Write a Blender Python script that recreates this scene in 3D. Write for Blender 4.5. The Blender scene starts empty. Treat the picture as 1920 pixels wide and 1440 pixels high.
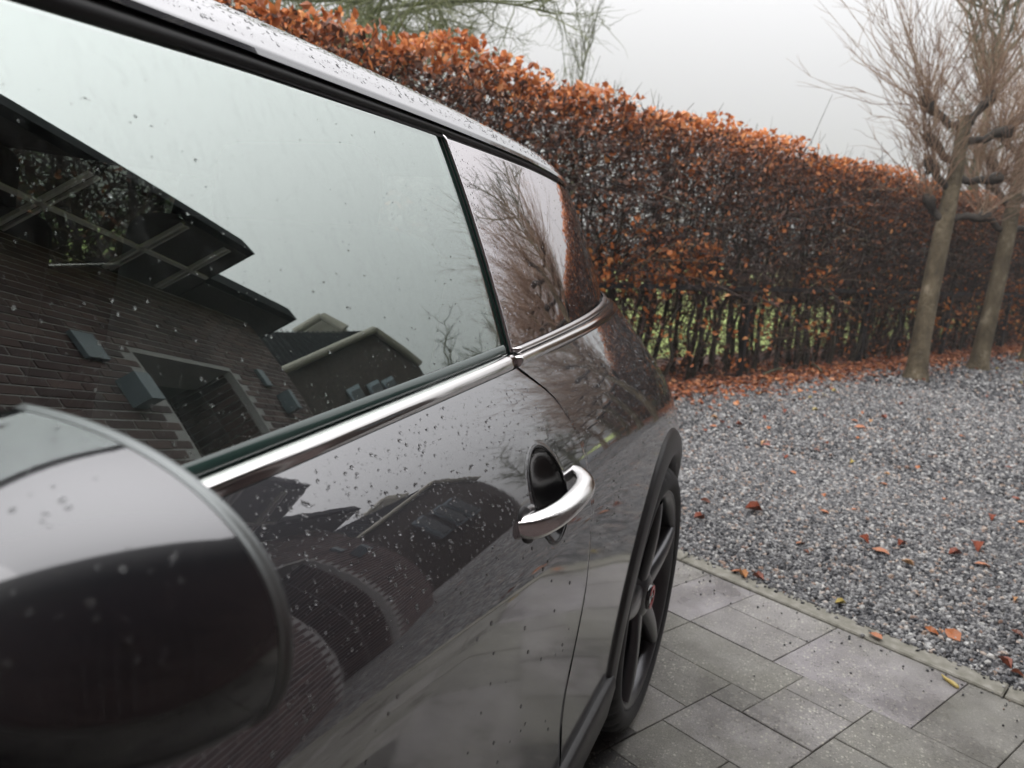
import bpy, math, random
import numpy as np
from mathutils import Matrix, Vector
random.seed(7); rng = np.random.default_rng(11)
sc = bpy.context.scene
col = sc.collection
R = math.radians

# ------------------------------------------------------------------ camera
CAM = (0.0, 0.0, 1.09986)
PITCH, ROLL, YAW = R(11.4943), R(4.0042), R(23.3587)
fw = Vector((-math.sin(YAW)*math.cos(PITCH), math.cos(YAW)*math.cos(PITCH), -math.sin(PITCH)))
rt0 = Vector((math.cos(YAW), math.sin(YAW), 0)); up0 = rt0.cross(fw)
rt = rt0*math.cos(ROLL) + up0*math.sin(ROLL); up = up0*math.cos(ROLL) - rt0*math.sin(ROLL)
cd = bpy.data.cameras.new('camera'); cam = bpy.data.objects.new('camera', cd); col.objects.link(cam)
m = Matrix((rt, up, -fw)).transposed().to_4x4(); m.translation = CAM; cam.matrix_world = m
cd.sensor_width = 36; cd.lens = 1300/1920*36; cd.clip_start = .01; cd.clip_end = 600
cd.dof.use_dof = True; cd.dof.focus_distance = .92; cd.dof.aperture_fstop = 6.8
sc.camera = cam
# ------------------------------------------------------------------ world: overcast sky, soft sun
SUN_EL, SUN_AZ = R(38), R(200)
w = bpy.data.worlds.new('World'); sc.world = w; w.use_nodes = True
nt = w.node_tree; nt.nodes.clear()
def N(t, typ, **kw):
    n = t.nodes.new(typ)
    for k, v in kw.items(): setattr(n, k, v)
    return n
out = N(nt, 'ShaderNodeOutputWorld')
sky = N(nt, 'ShaderNodeTexSky', sky_type='NISHITA', sun_disc=False); sky.sun_elevation = SUN_EL; sky.sun_rotation = SUN_AZ
sky.dust_density = 5; hs = N(nt, 'ShaderNodeHueSaturation'); hs.inputs['Saturation'].default_value = .12
nt.links.new(sky.outputs[0], hs.inputs['Color'])
b1 = N(nt, 'ShaderNodeBackground'); b1.inputs[1].default_value = .05; nt.links.new(hs.outputs[0], b1.inputs[0])
tc = N(nt, 'ShaderNodeTexCoord'); sx = N(nt, 'ShaderNodeSeparateXYZ'); nt.links.new(tc.outputs['Generated'], sx.inputs[0])
mr = N(nt, 'ShaderNodeMapRange'); mr.inputs[1].default_value = 0; mr.inputs[2].default_value = 1
mr.inputs[3].default_value = .16; mr.inputs[4].default_value = 2.75
mx0 = N(nt, 'ShaderNodeMath', operation='MAXIMUM'); mx0.inputs[1].default_value = 0; nt.links.new(sx.outputs[2], mx0.inputs[0])
pw0 = N(nt, 'ShaderNodeMath', operation='POWER'); pw0.inputs[1].default_value = 1.6; nt.links.new(mx0.outputs[0], pw0.inputs[0]); nt.links.new(pw0.outputs[0], mr.inputs[0])
b2 = N(nt, 'ShaderNodeBackground'); b2.inputs[0].default_value = (1, .99, 1.0, 1); nt.links.new(mr.outputs[0], b2.inputs[1])
ad = N(nt, 'ShaderNodeAddShader'); nt.links.new(b1.outputs[0], ad.inputs[0]); nt.links.new(b2.outputs[0], ad.inputs[1])
nt.links.new(ad.outputs[0], out.inputs[0])
sl = bpy.data.lights.new('sun', 'SUN'); sl.energy = .5; sl.angle = R(50); sl.color = (1, .98, .96)
so = bpy.data.objects.new('sun', sl); col.objects.link(so); so.rotation_euler = (R(90)-SUN_EL, 0, math.pi-SUN_AZ); so.location = (0, 0, 30)
vs = sc.view_settings; vs.view_transform = 'Standard'; vs.look = 'None'; vs.gamma = 1; vs.exposure = .42; vs.use_curve_mapping = False
cy = sc.cycles
cy.use_denoising = True
try: cy.denoiser = 'OPENIMAGEDENOISE'
except Exception: pass
cy.max_bounces = 10; cy.transparent_max_bounces = 12; cy.volume_bounces = 1; cy.transmission_bounces = 6; cy.glossy_bounces = 6
cy.caustics_reflective = False; cy.caustics_refractive = False

# ------------------------------------------------------------------ materials
def new_mat(name):
    m = bpy.data.materials.new(name); m.use_nodes = True
    return m, m.node_tree, m.node_tree.nodes['Principled BSDF']
def setp(b, **kw):
    names = dict(color='Base Color', rough='Roughness', metal='Metallic', coat='Coat Weight', coatr='Coat Roughness', ior='IOR',
                 spec='Specular IOR Level', trans='Transmission Weight', coatior='Coat IOR', alpha='Alpha')
    for k, v in kw.items():
        if k == 'color' and len(v) == 3: v = (*v, 1)
        b.inputs[names[k]].default_value = v
def simple(name, color, rough=.6, **kw):
    m, t, b = new_mat(name); setp(b, color=color, rough=rough, **kw); return m
def tex_noise(t, scale, detail=4, rough=.55, coord='Object', vec=None, stretch=None):
    n = N(t, 'ShaderNodeTexNoise'); n.inputs['Scale'].default_value = scale; n.inputs['Detail'].default_value = detail; n.inputs['Roughness'].default_value = rough
    src = N(t, 'ShaderNodeNewGeometry').outputs['Position'] if coord == 'World' else N(t, 'ShaderNodeTexCoord').outputs[coord]
    if stretch:
        mp = N(t, 'ShaderNodeMapping'); mp.inputs['Scale'].default_value = stretch; t.links.new(src, mp.inputs[0]); src = mp.outputs[0]
    t.links.new(src, n.inputs['Vector']); return n
def ramp(t, src, stops):
    r = N(t, 'ShaderNodeValToRGB'); e = r.color_ramp.elements
    while len(e) < len(stops): e.new(.5)
    for k, (p, c) in zip(e, stops): k.position = p; k.color = (*c, 1) if len(c) == 3 else c
    t.links.new(src, r.inputs[0]); return r
def bump(t, b, src, strength, dist=.01):
    n = N(t, 'ShaderNodeBump'); n.inputs['Strength'].default_value = strength; n.inputs['Distance'].default_value = dist
    t.links.new(src, n.inputs['Height']); t.links.new(n.outputs[0], b.inputs['Normal']); return n
def varied(name, stops, scale=8, rough=.7, bstr=0, bscale=60, bdist=.004, detail=5, stretch=None, **kw):
    m, t, b = new_mat(name); setp(b, rough=rough, **kw)
    n = tex_noise(t, scale, detail, stretch=stretch); r = ramp(t, n.outputs[0], stops); t.links.new(r.outputs[0], b.inputs['Base Color'])
    if bstr: bump(t, b, tex_noise(t, bscale, 4, stretch=stretch).outputs[0], bstr, bdist)
    return m
def island(name, stops, rough=.55, src='island', trans=0, **kw):
    m, t, b = new_mat(name); setp(b, rough=rough, **kw)
    if src == 'island': o = N(t, 'ShaderNodeNewGeometry').outputs['Random Per Island']
    else: o = N(t, 'ShaderNodeObjectInfo').outputs['Random']
    r = ramp(t, o, stops); t.links.new(r.outputs[0], b.inputs['Base Color'])
    if trans:
        tr = N(t, 'ShaderNodeBsdfTranslucent'); t.links.new(r.outputs[0], tr.inputs[0]); mx = N(t, 'ShaderNodeMixShader'); mx.inputs[0].default_value = trans
        t.links.new(b.outputs[0], mx.inputs[1]); t.links.new(tr.outputs[0], mx.inputs[2]); t.links.new(mx.outputs[0], t.nodes['Material Output'].inputs[0])
    return m
# car paint: dark grey metallic under a glossy wet clear coat
M = {}
m, t, b = new_mat('car_paint'); M['paint'] = m
fl = tex_noise(t, 1800, 2); r_ = ramp(t, fl.outputs[0], [(.3, (.45, .45, .458)), (.7, (.55, .55, .556))]); t.links.new(r_.outputs[0], b.inputs['Base Color'])
setp(b, metal=1, rough=.025)
cz_ = N(t, 'ShaderNodeTexCoord'); sz_ = N(t, 'ShaderNodeSeparateXYZ'); t.links.new(cz_.outputs['Object'], sz_.inputs[0])
gn = tex_noise(t, 5, 4); ga_ = N(t, 'ShaderNodeMath', operation='MULTIPLY_ADD'); ga_.inputs[1].default_value = .25; t.links.new(gn.outputs[0], ga_.inputs[0]); t.links.new(sz_.outputs[2], ga_.inputs[2])
gm = N(t, 'ShaderNodeMapRange'); gm.inputs[1].default_value = .64; gm.inputs[2].default_value = 1.0; gm.inputs[3].default_value = .11; gm.inputs[4].default_value = .022; t.links.new(ga_.outputs[0], gm.inputs[0]); t.links.new(gm.outputs[0], b.inputs['Roughness'])
wet = tex_noise(t, 26, 3, .6); bump(t, b, wet.outputs[0], .004, .01)
d2 = N(t, 'ShaderNodeBsdfPrincipled'); setp(d2, color=(.095, .095, .105), metal=.75, rough=.45)
lw = N(t, 'ShaderNodeLayerWeight'); lw.inputs[0].default_value = .5
mp_ = N(t, 'ShaderNodeMapRange'); mp_.inputs[3].default_value = .42; mp_.inputs[4].default_value = 1.0
pw = N(t, 'ShaderNodeMath', operation='POWER'); pw.inputs[1].default_value = 2; t.links.new(lw.outputs['Facing'], pw.inputs[0]); t.links.new(pw.outputs[0], mp_.inputs[0])
mx = N(t, 'ShaderNodeMixShader'); t.links.new(mp_.outputs[0], mx.inputs[0]); t.links.new(d2.outputs[0], mx.inputs[1]); t.links.new(b.outputs[0], mx.inputs[2])
t.links.new(mx.outputs[0], t.nodes['Material Output'].inputs[0])
def glassmat(name, tint, refl, base, dirt=0.0):
    m = bpy.data.materials.new(name); m.use_nodes = True; t = m.node_tree; t.nodes.clear()
    o = N(t, 'ShaderNodeOutputMaterial'); tr = N(t, 'ShaderNodeBsdfTransparent'); tr.inputs[0].default_value = (*tint, 1)
    g = N(t, 'ShaderNodeBsdfGlossy'); g.inputs[0].default_value = (*refl, 1); g.inputs['Roughness'].default_value = 0.0
    lw = N(t, 'ShaderNodeLayerWeight'); lw.inputs[0].default_value = .5
    pw = N(t, 'ShaderNodeMath', operation='POWER'); pw.inputs[1].default_value = 4; t.links.new(lw.outputs['Facing'], pw.inputs[0])
    mp = N(t, 'ShaderNodeMapRange'); mp.inputs[3].default_value = base; mp.inputs[4].default_value = 1; t.links.new(pw.outputs[0], mp.inputs[0])
    ge = N(t, 'ShaderNodeNewGeometry'); ms = N(t, 'ShaderNodeMix'); ms.inputs[3].default_value = .05; t.links.new(ge.outputs['Backfacing'], ms.inputs[0]); t.links.new(mp.outputs[0], ms.inputs[2])
    mx = N(t, 'ShaderNodeMixShader'); t.links.new(ms.outputs[0], mx.inputs[0]); t.links.new(tr.outputs[0], mx.inputs[1]); t.links.new(g.outputs[0], mx.inputs[2])
    last = mx
    if dirt:   # thin film of dried rain streaks
        n = tex_noise(t, 1, 6, .7, stretch=(90, 90, 3.0)); rr = ramp(t, n.outputs[0], [(.5, (0, 0, 0)), (.75, (dirt,)*3)])
        df = N(t, 'ShaderNodeBsdfDiffuse'); df.inputs[0].default_value = (.5, .53, .52, 1); m2 = N(t, 'ShaderNodeMixShader')
        t.links.new(rr.outputs[0], m2.inputs[0]); t.links.new(mx.outputs[0], m2.inputs[1]); t.links.new(df.outputs[0], m2.inputs[2]); last = m2
    t.links.new(last.outputs[0], o.inputs[0]); return m
M['glass'] = glassmat('window_glass', (.92, 1.0, .95), (.86, .93, .90), .34, .06)
M['privacy'] = glassmat('tinted_rear_glass', (.34, .33, .33), (.92, .88, .90), .56)
M['glass_in'] = glassmat('glass_inner_face', (.9, .95, .92), (.9, 1, .95), .03)
M['glass_edge'] = simple('green_glass_edge', (.035, .075, .065), .15, coat=.6)
M['black_gloss'] = simple('gloss_black_trim', (.012, .012, .014), .12, coat=1, coatr=.03)
M['rubber'] = simple('rubber_seal', (.012, .012, .013), .45)
M['chrome'] = simple('chrome', (.72, .70, .69), .07, metal=1)
m, t, b = new_mat('wet_chrome'); M['chrome_wet'] = m; setp(b, color=(.82, .80, .79), metal=1, rough=.08); bump(t, b, tex_noise(t, 420, 3, .7).outputs[0], .10, .002)
M['satin'] = simple('satin_steel', (.55, .53, .53), .22, metal=1)
M['plastic'] = varied('dark_arch_plastic', [(.3, (.017, .016, .017)), (.7, (.028, .027, .028))], 90, .40, .15, 900, .001)
M['tyre'] = varied('tyre_rubber', [(.3, (.010, .010, .012)), (.7, (.018, .018, .02))], 40, .6)
M['rim'] = simple('matt_black_alloy', (.075, .075, .08), .30, metal=.85, coat=.3, coatr=.2)
M['well'] = simple('dark_wheel_well', (.006, .006, .006), .9)
M['red'] = simple('red_emblem', (.42, .02, .02), .3)
M['silver'] = simple('silver_emblem', (.6, .6, .6), .25, metal=1)
M['cabin'] = simple('black_cabin_trim', (.012, .012, .014), .6)
M['seat'] = varied('black_seat_fabric', [(.4, (.010, .010, .013)), (.6, (.018, .018, .022))], 200, .75)
M['headliner'] = simple('dark_headliner', (.03, .028, .03), .9)
M['beige'] = simple('pale_interior_shelf', (.28, .34, .33), .7)
M['water'] = simple('rain_water', (1, 1, 1), 0.0, trans=1, ior=1.33)
M['mirrorglass'] = simple('mirror_silver', (.8, .8, .82), .02, metal=1)
m, t, b = new_mat('mirror_cap_paint'); M['cap'] = m; setp(b, color=(.33, .33, .338), metal=1, rough=.02)
d2 = N(t, 'ShaderNodeBsdfPrincipled'); setp(d2, color=(.006, .006, .009), rough=.3)
mx = N(t, 'ShaderNodeMixShader'); lw = N(t, 'ShaderNodeLayerWeight'); lw.inputs[0].default_value = .5
mp_ = N(t, 'ShaderNodeMapRange'); mp_.inputs[3].default_value = .11; mp_.inputs[4].default_value = 1; t.links.new(lw.outputs['Facing'], mp_.inputs[0])
t.links.new(mp_.outputs[0], mx.inputs[0]); t.links.new(d2.outputs[0], mx.inputs[1]); t.links.new(b.outputs[0], mx.inputs[2]); t.links.new(mx.outputs[0], t.nodes['Material Output'].inputs[0])
# ------------------------------------------------------------------ mesh helpers
def mesh(name, V, F, mats, smooth=False, fm=None):
    me = bpy.data.meshes.new(name)
    me.from_pydata(V.tolist() if hasattr(V, 'tolist') else V, [], F.tolist() if hasattr(F, 'tolist') else F)
    for k in (mats if isinstance(mats, (list, tuple)) else [mats]): me.materials.append(k)
    if smooth: me.polygons.foreach_set('use_smooth', np.ones(len(me.polygons), bool))
    if fm is not None: me.polygons.foreach_set('material_index', np.asarray(fm, np.int32))
    me.update(); return me
def link(name, me, parent=None, world=True):
    """world=True: mesh is in world coordinates whatever the parent's place is"""
    o = bpy.data.objects.new(name, me); col.objects.link(o)
    if parent is not None:
        o.parent = parent
        if world and parent.get('_root'): o.matrix_parent_inverse = Matrix.Translation(-parent.location)
    return o
def thing(name, label, cat, loc=(0, 0, 0), group=None):
    o = bpy.data.objects.new(name, None); col.objects.link(o); o.location = loc; o.empty_display_size = .1
    o['label'] = label; o['category'] = cat; o['_root'] = 1
    if group: o['group'] = group
    return o
def tag(o, label, cat, group=None):
    o['label'] = label; o['category'] = cat
    if group: o['group'] = group
    return o
def kind(o, k): o['kind'] = k; return o
def grid_vf(P, closed_u=False, flip=False):
    nu, nv = P.shape[:2]
    V = P.reshape(-1, 3); idx = np.arange(nu*nv).reshape(nu, nv)
    if closed_u: idx = np.concatenate([idx, idx[:1]], 0)
    a, b, c, d = idx[:-1, :-1], idx[1:, :-1], idx[1:, 1:], idx[:-1, 1:]
    F = np.stack([a, b, c, d], -1).reshape(-1, 4)
    return V, (F[:, ::-1] if flip else F)
def merge(parts):
    Vs, Fs, n = [], [], 0
    for V, F in parts:
        Vs.append(np.asarray(V, float)); Fs += [tuple(int(i)+n for i in f) for f in F]; n += len(V)
    return np.concatenate(Vs), Fs
XC = -1.1
def mir(V):
    V = np.array(V, float); V[..., 0] = 2*XC - V[..., 0]; return V
def box_vf(c, s, rotz=0, taper=1):
    x, y, z = s[0]/2, s[1]/2, s[2]/2
    V = np.array([(-x, -y, -z), (x, -y, -z), (x, y, -z), (-x, y, -z), (-x*taper, -y*taper, z), (x*taper, -y*taper, z), (x*taper, y*taper, z), (-x*taper, y*taper, z)])
    ca, sa = math.cos(rotz), math.sin(rotz); V = np.stack([V[:, 0]*ca-V[:, 1]*sa, V[:, 0]*sa+V[:, 1]*ca, V[:, 2]], -1) + np.array(c)
    return V, [(0, 3, 2, 1), (4, 5, 6, 7), (0, 1, 5, 4), (1, 2, 6, 5), (2, 3, 7, 6), (3, 0, 4, 7)]
def tube_batch(P, Rr, sides=5, cap=True):
    """P (n,k,3) polylines, Rr (n,k) radii -> V,F"""
    n, k = P.shape[:2]
    T = np.gradient(P, axis=1); T /= np.linalg.norm(T, axis=2, keepdims=True)+1e-9
    ref = np.where(np.abs(T[:, :1, 2:3]) > .8, np.array([1., 0, 0]), np.array([0, 0, 1.])); ref = np.broadcast_to(ref, T.shape)
    A = np.cross(T, ref); A /= np.linalg.norm(A, axis=2, keepdims=True)+1e-9; B = np.cross(T, A)
    an = np.linspace(0, 2*np.pi, sides, endpoint=False)
    V = P[:, :, None]+Rr[:, :, None, None]*(A[:, :, None]*np.cos(an)[:, None]+B[:, :, None]*np.sin(an)[:, None])
    idx = np.arange(n*k*sides).reshape(n, k, sides); nx = np.roll(idx, -1, 2)
    F = np.stack([idx[:, :-1], nx[:, :-1], nx[:, 1:], idx[:, 1:]], -1).reshape(-1, 4)
    return V.reshape(-1, 3), F[:, ::-1]
def curves(S, D, L, k=4, bend=.25, jit=.03, lift=0):
    n = len(S); tt = np.linspace(0, 1, k)[None, :, None]
    D = D/np.linalg.norm(D, axis=1, keepdims=True)
    Bv = rng.normal(0, bend, (n, 1, 3)); Bv[:, :, 2] += lift
    P = S[:, None]+L[:, None, None]*(D[:, None]*tt+Bv*tt**2)
    P[:, 1:] += rng.normal(0, 1, (n, k-1, 3))*jit*np.minimum(L, 1.2)[:, None, None]
    return P
def rand_rot(n, up_bias=0.0):
    q = rng.normal(0, 1, (n, 4)); q /= np.linalg.norm(q, axis=1, keepdims=True); a, b, c, d = q.T
    return np.stack([np.stack([1-2*(c*c+d*d), 2*(b*c-a*d), 2*(b*d+a*c)], -1), np.stack([2*(b*c+a*d), 1-2*(b*b+d*d), 2*(c*d-a*b)], -1),
                     np.stack([2*(b*d-a*c), 2*(c*d+a*b), 1-2*(b*b+c*c)], -1)], 1)
def flat_rot(n, tilt=.25):
    yaw = rng.uniform(0, 2*np.pi, n); e1 = rng.normal(0, tilt, n); e2 = rng.normal(0, tilt, n)
    z = np.stack([e1, e2, np.ones(n)], -1); z /= np.linalg.norm(z, axis=1, keepdims=True)
    x = np.stack([np.cos(yaw), np.sin(yaw), 0*yaw], -1); x -= z*np.sum(x*z, 1, keepdims=True); x /= np.linalg.norm(x, axis=1, keepdims=True)
    return np.stack([x, np.cross(z, x), z], -1)
LEAF = np.array([(-.5, 0, 0), (-.15, .3, .08), (-.15, -.3, .08), (.2, .22, .10), (.2, -.22, .10), (.52, 0, -.04), (0, 0, -.03)])
LEAFF = np.array([(0, 2, 6), (2, 4, 6), (4, 5, 6), (5, 3, 6), (3, 1, 6), (1, 0, 6)])
def leaves_vf(P, size, rot):
    n = len(P); L = np.broadcast_to(LEAF, (n, 7, 3)).copy(); L[:, :, 2] *= rng.uniform(-1.5, 3, (n, 1)); L[:, :, 1] *= rng.uniform(.7, 1.15, (n, 1))
    V = P[:, None]+size[:, None, None]*np.einsum('nij,nkj->nki', rot, L)
    F = (np.arange(n)*7)[:, None, None]+LEAFF[None]
    return V.reshape(-1, 3), F.reshape(-1, 3)

# ------------------------------------------------------------------ haze-ready ground, kerb, pavers, gravel
KD = np.array((.93019, -.36708)); KN = np.array((-.36708, -.93019)); KO = np.array((-.05601, 2.3302))
U = .0885
BV = [0, .082, .160, .250, .343, .437, .53, .62, .71, .80]
def bval(i): return BV[int(i)] if i < len(BV) else BV[-1]+(i-9)*U
def kp(a, b, z=0.0):
    aa = a-.137*b if b > 0 else a
    p = KO+KD*aa+KN*b; return (p[0], p[1], z)
M['pavebed'] = varied('joint_sand', [(.3, (.07, .066, .054)), (.7, (.15, .142, .118))], 60, .9)
def paver_mat(name, base, moss):
    m, t, b = new_mat(name)
    n1 = tex_noise(t, 5, 5, .6, coord='World'); r1 = ramp(t, n1.outputs[0], [(.3, [c*.74 for c in base]), (.7, [c*1.12 for c in base])])
    n0 = tex_noise(t, 2.6, 6, .7, coord='World'); r0 = ramp(t, n0.outputs[0], [(.46, (0, 0, 0)), (.62, (1, 1, 1))])
    mm = N(t, 'ShaderNodeMix', data_type='RGBA'); mm.inputs[7].default_value = (*moss, 1); t.links.new(r0.outputs[0], mm.inputs[0]); t.links.new(r1.outputs[0], mm.inputs[6])
    # exposed pale aggregate grains, worn patches only
    wn = tex_noise(t, 1.5, 4, coord='World'); wr = ramp(t, wn.outputs[0], [(.38, (.10, .10, .10)), (.52, (1, 1, 1))]); last = mm.outputs[2]; c = N(t, 'ShaderNodeNewGeometry')
    for vsc, thr, rad_, amt in ((98, .66, .42, 1.0), (165, .60, .45, .85), (130, .72, .48, -.7)):
        v = N(t, 'ShaderNodeTexVoronoi'); v.inputs['Scale'].default_value = vsc; t.links.new(c.outputs['Position'], v.inputs['Vector'])
        sep = N(t, 'ShaderNodeSeparateColor'); t.links.new(v.outputs['Color'], sep.inputs[0])
        ma = N(t, 'ShaderNodeMapRange'); ma.inputs[1].default_value = thr-.02; ma.inputs[2].default_value = 1; ma.inputs[3].default_value = 0; ma.inputs[4].default_value = abs(amt); t.links.new(sep.outputs[0], ma.inputs[0])
        dd = N(t, 'ShaderNodeMapRange'); dd.inputs[1].default_value = rad_; dd.inputs[2].default_value = rad_*.55; t.links.new(v.outputs['Distance'], dd.inputs[0])
        g3 = N(t, 'ShaderNodeMath', operation='MULTIPLY'); t.links.new(ma.outputs[0], g3.inputs[0]); t.links.new(dd.outputs[0], g3.inputs[1])
        g4 = N(t, 'ShaderNodeMath', operation='MULTIPLY'); t.links.new(g3.outputs[0], g4.inputs[0]); t.links.new(wr.outputs[0], g4.inputs[1])
        m2 = N(t, 'ShaderNodeMix', data_type='RGBA'); t.links.new(g4.outputs[0], m2.inputs[0]); t.links.new(last, m2.inputs[6]); m2.inputs[7].default_value = (.02, .02, .018, 1) if amt < 0 else (.60, .58, .49, 1)
        last = m2.outputs[2]
    fine = tex_noise(t, 330, 4, .75, coord='World'); m3 = N(t, 'ShaderNodeMix', data_type='RGBA', blend_type='MULTIPLY'); m3.inputs[0].default_value = .8
    fr = ramp(t, fine.outputs[0], [(.25, (.42, .42, .42)), (.75, (1.5, 1.5, 1.5))]); t.links.new(m2.outputs[2], m3.inputs[6]); t.links.new(fr.outputs[0], m3.inputs[7])
    wp = tex_noise(t, 3.4, 5, .65, coord='World'); wpr = ramp(t, wp.outputs[0], [(.36, (.60, .59, .58)), (.56, (1, 1, 1)), (.7, (1.12, 1.12, 1.12))]); m4 = N(t, 'ShaderNodeMix', data_type='RGBA', blend_type='MULTIPLY'); m4.inputs[0].default_value = 1
    t.links.new(m3.outputs[2], m4.inputs[6]); t.links.new(wpr.outputs[0], m4.inputs[7]); t.links.new(m4.outputs[2], b.inputs['Base Color'])
    rr = ramp(t, wp.outputs[0], [(.36, (.18, .18, .18)), (.6, (.58, .58, .58))]); t.links.new(rr.outputs[0], b.inputs['Roughness'])
    bump(t, b, fine.outputs[0], .7, .003); return m
PM_ = [paver_mat('grey_paver', (.31, .295, .285), (.235, .226, .20)), paver_mat('violet_grey_paver', (.345, .324, .332), (.285, .272, .26)), paver_mat('green_grey_paver', (.25, .241, .218), (.20, .194, .165)), paver_mat('dark_wet_paver', (.105, .100, .094), (.085, .082, .072))]
M['ground'] = varied('bare_earth', [(.3, (.05, .045, .035)), (.7, (.09, .08, .065))], 3, .95)
g = kind(link('ground', mesh('ground', np.array([(-110, -110, -.06), (110, -110, -.06), (110, 110, -.06), (-110, 110, -.06)]), [(0, 1, 2, 3)], M['ground'])), 'structure')
# bed under pavers
q = [kp(-9, .0), kp(14, .0), kp(14, 16), kp(-9, 16)]
bed = kind(link('pavement', mesh('pavement', np.array([(x, y, -.012) for x, y, z in q]), [(0, 3, 2, 1)], M['pavebed'])), 'structure')
# outer brick-paved apron beyond the picked-out pavers
m, t, b = new_mat('outer_paving'); M['outer'] = m
br = N(t, 'ShaderNodeTexBrick'); br.inputs['Scale'].default_value = 1; br.inputs['Brick Width'].default_value = .26; br.inputs['Row Height'].default_value = .175; br.inputs['Mortar Size'].default_value = .004
br.inputs['Color1'].default_value = (.105, .10, .095, 1); br.inputs['Color2'].default_value = (.085, .083, .072, 1); br.inputs['Mortar'].default_value = (.05, .05, .04, 1)
c = N(t, 'ShaderNodeTexCoord'); mp = N(t, 'ShaderNodeMapping'); mp.inputs['Rotation'].default_value = (0, 0, R(21.5)); t.links.new(c.outputs['Object'], mp.inputs[0]); t.links.new(mp.outputs[0], br.inputs[0]); t.links.new(br.outputs[0], b.inputs['Base Color']); setp(b, rough=.5)
A0, A1, B1 = -16*U, 24*U, 32
def rect(a0, a1, b0, b1, z): return [kp(a0, b0, z), kp(a1, b0, z), kp(a1, b1, z), kp(a0, b1, z)]
bm_ = bval(B1)
VV, FF = [], []
for r4 in (rect(-9, A0, 0, 16, -.004), rect(A1, 14, 0, 16, -.004), rect(A0, A1, bm_, 16, -.004)):
    n0 = len(VV); VV += r4; FF.append((n0+3, n0+2, n0+1, n0))
kind(link('paving_field', mesh('paving_field', np.array(VV), [tuple(f[::-1]) if False else f for f in FF], M['outer'])), 'structure')
occ = {}
blocks = [(-2, 0, 0, 4), (0, 3, 0, 2), (0, 3, 2, 4), (3, 7, 0, 4), (7, 9, 0, 4), (9, 13, 0, 4), (0, 4, 4, 6), (4, 6, 4, 5), (4, 6, 5, 7), (3, 4, 6, 7), (6, 10, 4, 6), (0, 3, 6, 8),
          (3, 6, 7, 9), (6, 9, 6, 8), (-4, 0, 4, 6), (-3, 0, 6, 8), (0, 3, 8, 10)]
def free(a0, a1, b0, b1):
    return a0 >= -16 and a1 <= 24 and b1 <= B1 and all((i, j) not in occ for i in range(a0, a1) for j in range(b0, b1))
def take(k):
    for i in range(k[0], k[1]):
        for j in range(k[2], k[3]): occ[(i, j)] = 1
for k in blocks: take(k)
for j in range(B1):
    for i in range(-16, 24):
        if (i, j) in occ: continue
        opts = [(4, 4), (4, 2), (4, 2), (3, 2), (3, 2), (2, 4), (2, 2), (3, 4)]; random.shuffle(opts)
        for wa, wb in opts+[(2, 1), (1, 2), (1, 1)]:
            if free(i, i+wa, j, j+wb):
                k = (i, i+wa, j, j+wb); take(k); blocks.append(k); break
for bi, (a0, a1, b0, b1) in enumerate(blocks):
    g_ = .0011
    x0, x1, y0, y1 = a0*U+g_, a1*U-g_, bval(b0)+g_, bval(b1)-g_
    zt = random.uniform(-.0012, .0012); c_ = .0014
    lo = rect(x0, x1, y0, y1, -.03); mid = [(x, y, zt-c_) for x, y, z in rect(x0, x1, y0, y1, 0)]; top = [(x, y, zt+random.uniform(-.0006, .0006)) for x, y, z in rect(x0+c_, x1-c_, y0+c_, y1-c_, 0)]
    V = np.array(lo+mid+top); cen = np.array((V[:, 0].mean(), V[:, 1].mean(), 0))
    F = [(11, 10, 9, 8)]
    for k in range(4):
        n_ = (k+1) % 4; F += [(k+4, n_+4, n_, k), (k+8, n_+8, n_+4, k+4)]
    mi = 1 if bi in (3, 0) else (2 if bi in (5, 4, 10) else random.choice([0, 0, 2]) if b0 < 4 else random.choice([0, 2, 2]) if b0 < 10 else 3)
    o = link('paver', mesh('paver', V-cen, F, PM_[mi]), bed); o.location = cen
# kerb
M['kerb'] = varied('mossy_kerb_concrete', [(.25, (.15, .145, .112)), (.5, (.23, .22, .185)), (.75, (.33, .318, .28))], 34, .8, .5, 300, .004)
kerb = None
kx = -2.3
while kx < 8:
    x0, x1 = kx+.002, kx+.998
    lo = [kp(x0, -.082, -.1), kp(x1, -.082, -.1), kp(x1, -.003, -.1), kp(x0, -.003, -.1)]
    V = np.array(lo+[(x, y, .002) for x, y, z in lo]+[(x, y, .006) for x, y, z in (kp(x0+.004, -.078), kp(x1-.004, -.078), kp(x1-.004, -.007), kp(x0+.004, -.007))])
    F = [(11, 10, 9, 8)]
    for k in range(4):
        n_ = (k+1) % 4; F += [(k+4, n_+4, n_, k), (k+8, n_+8, n_+4, k+4)]
    if kerb is None: kerb = kind(link('kerb', mesh('kerb', V, F, M['kerb'])), 'structure')
    else: link('kerb_stone', mesh('kerb_stone', V, F, M['kerb']), kerb)
    kx += 1
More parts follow.
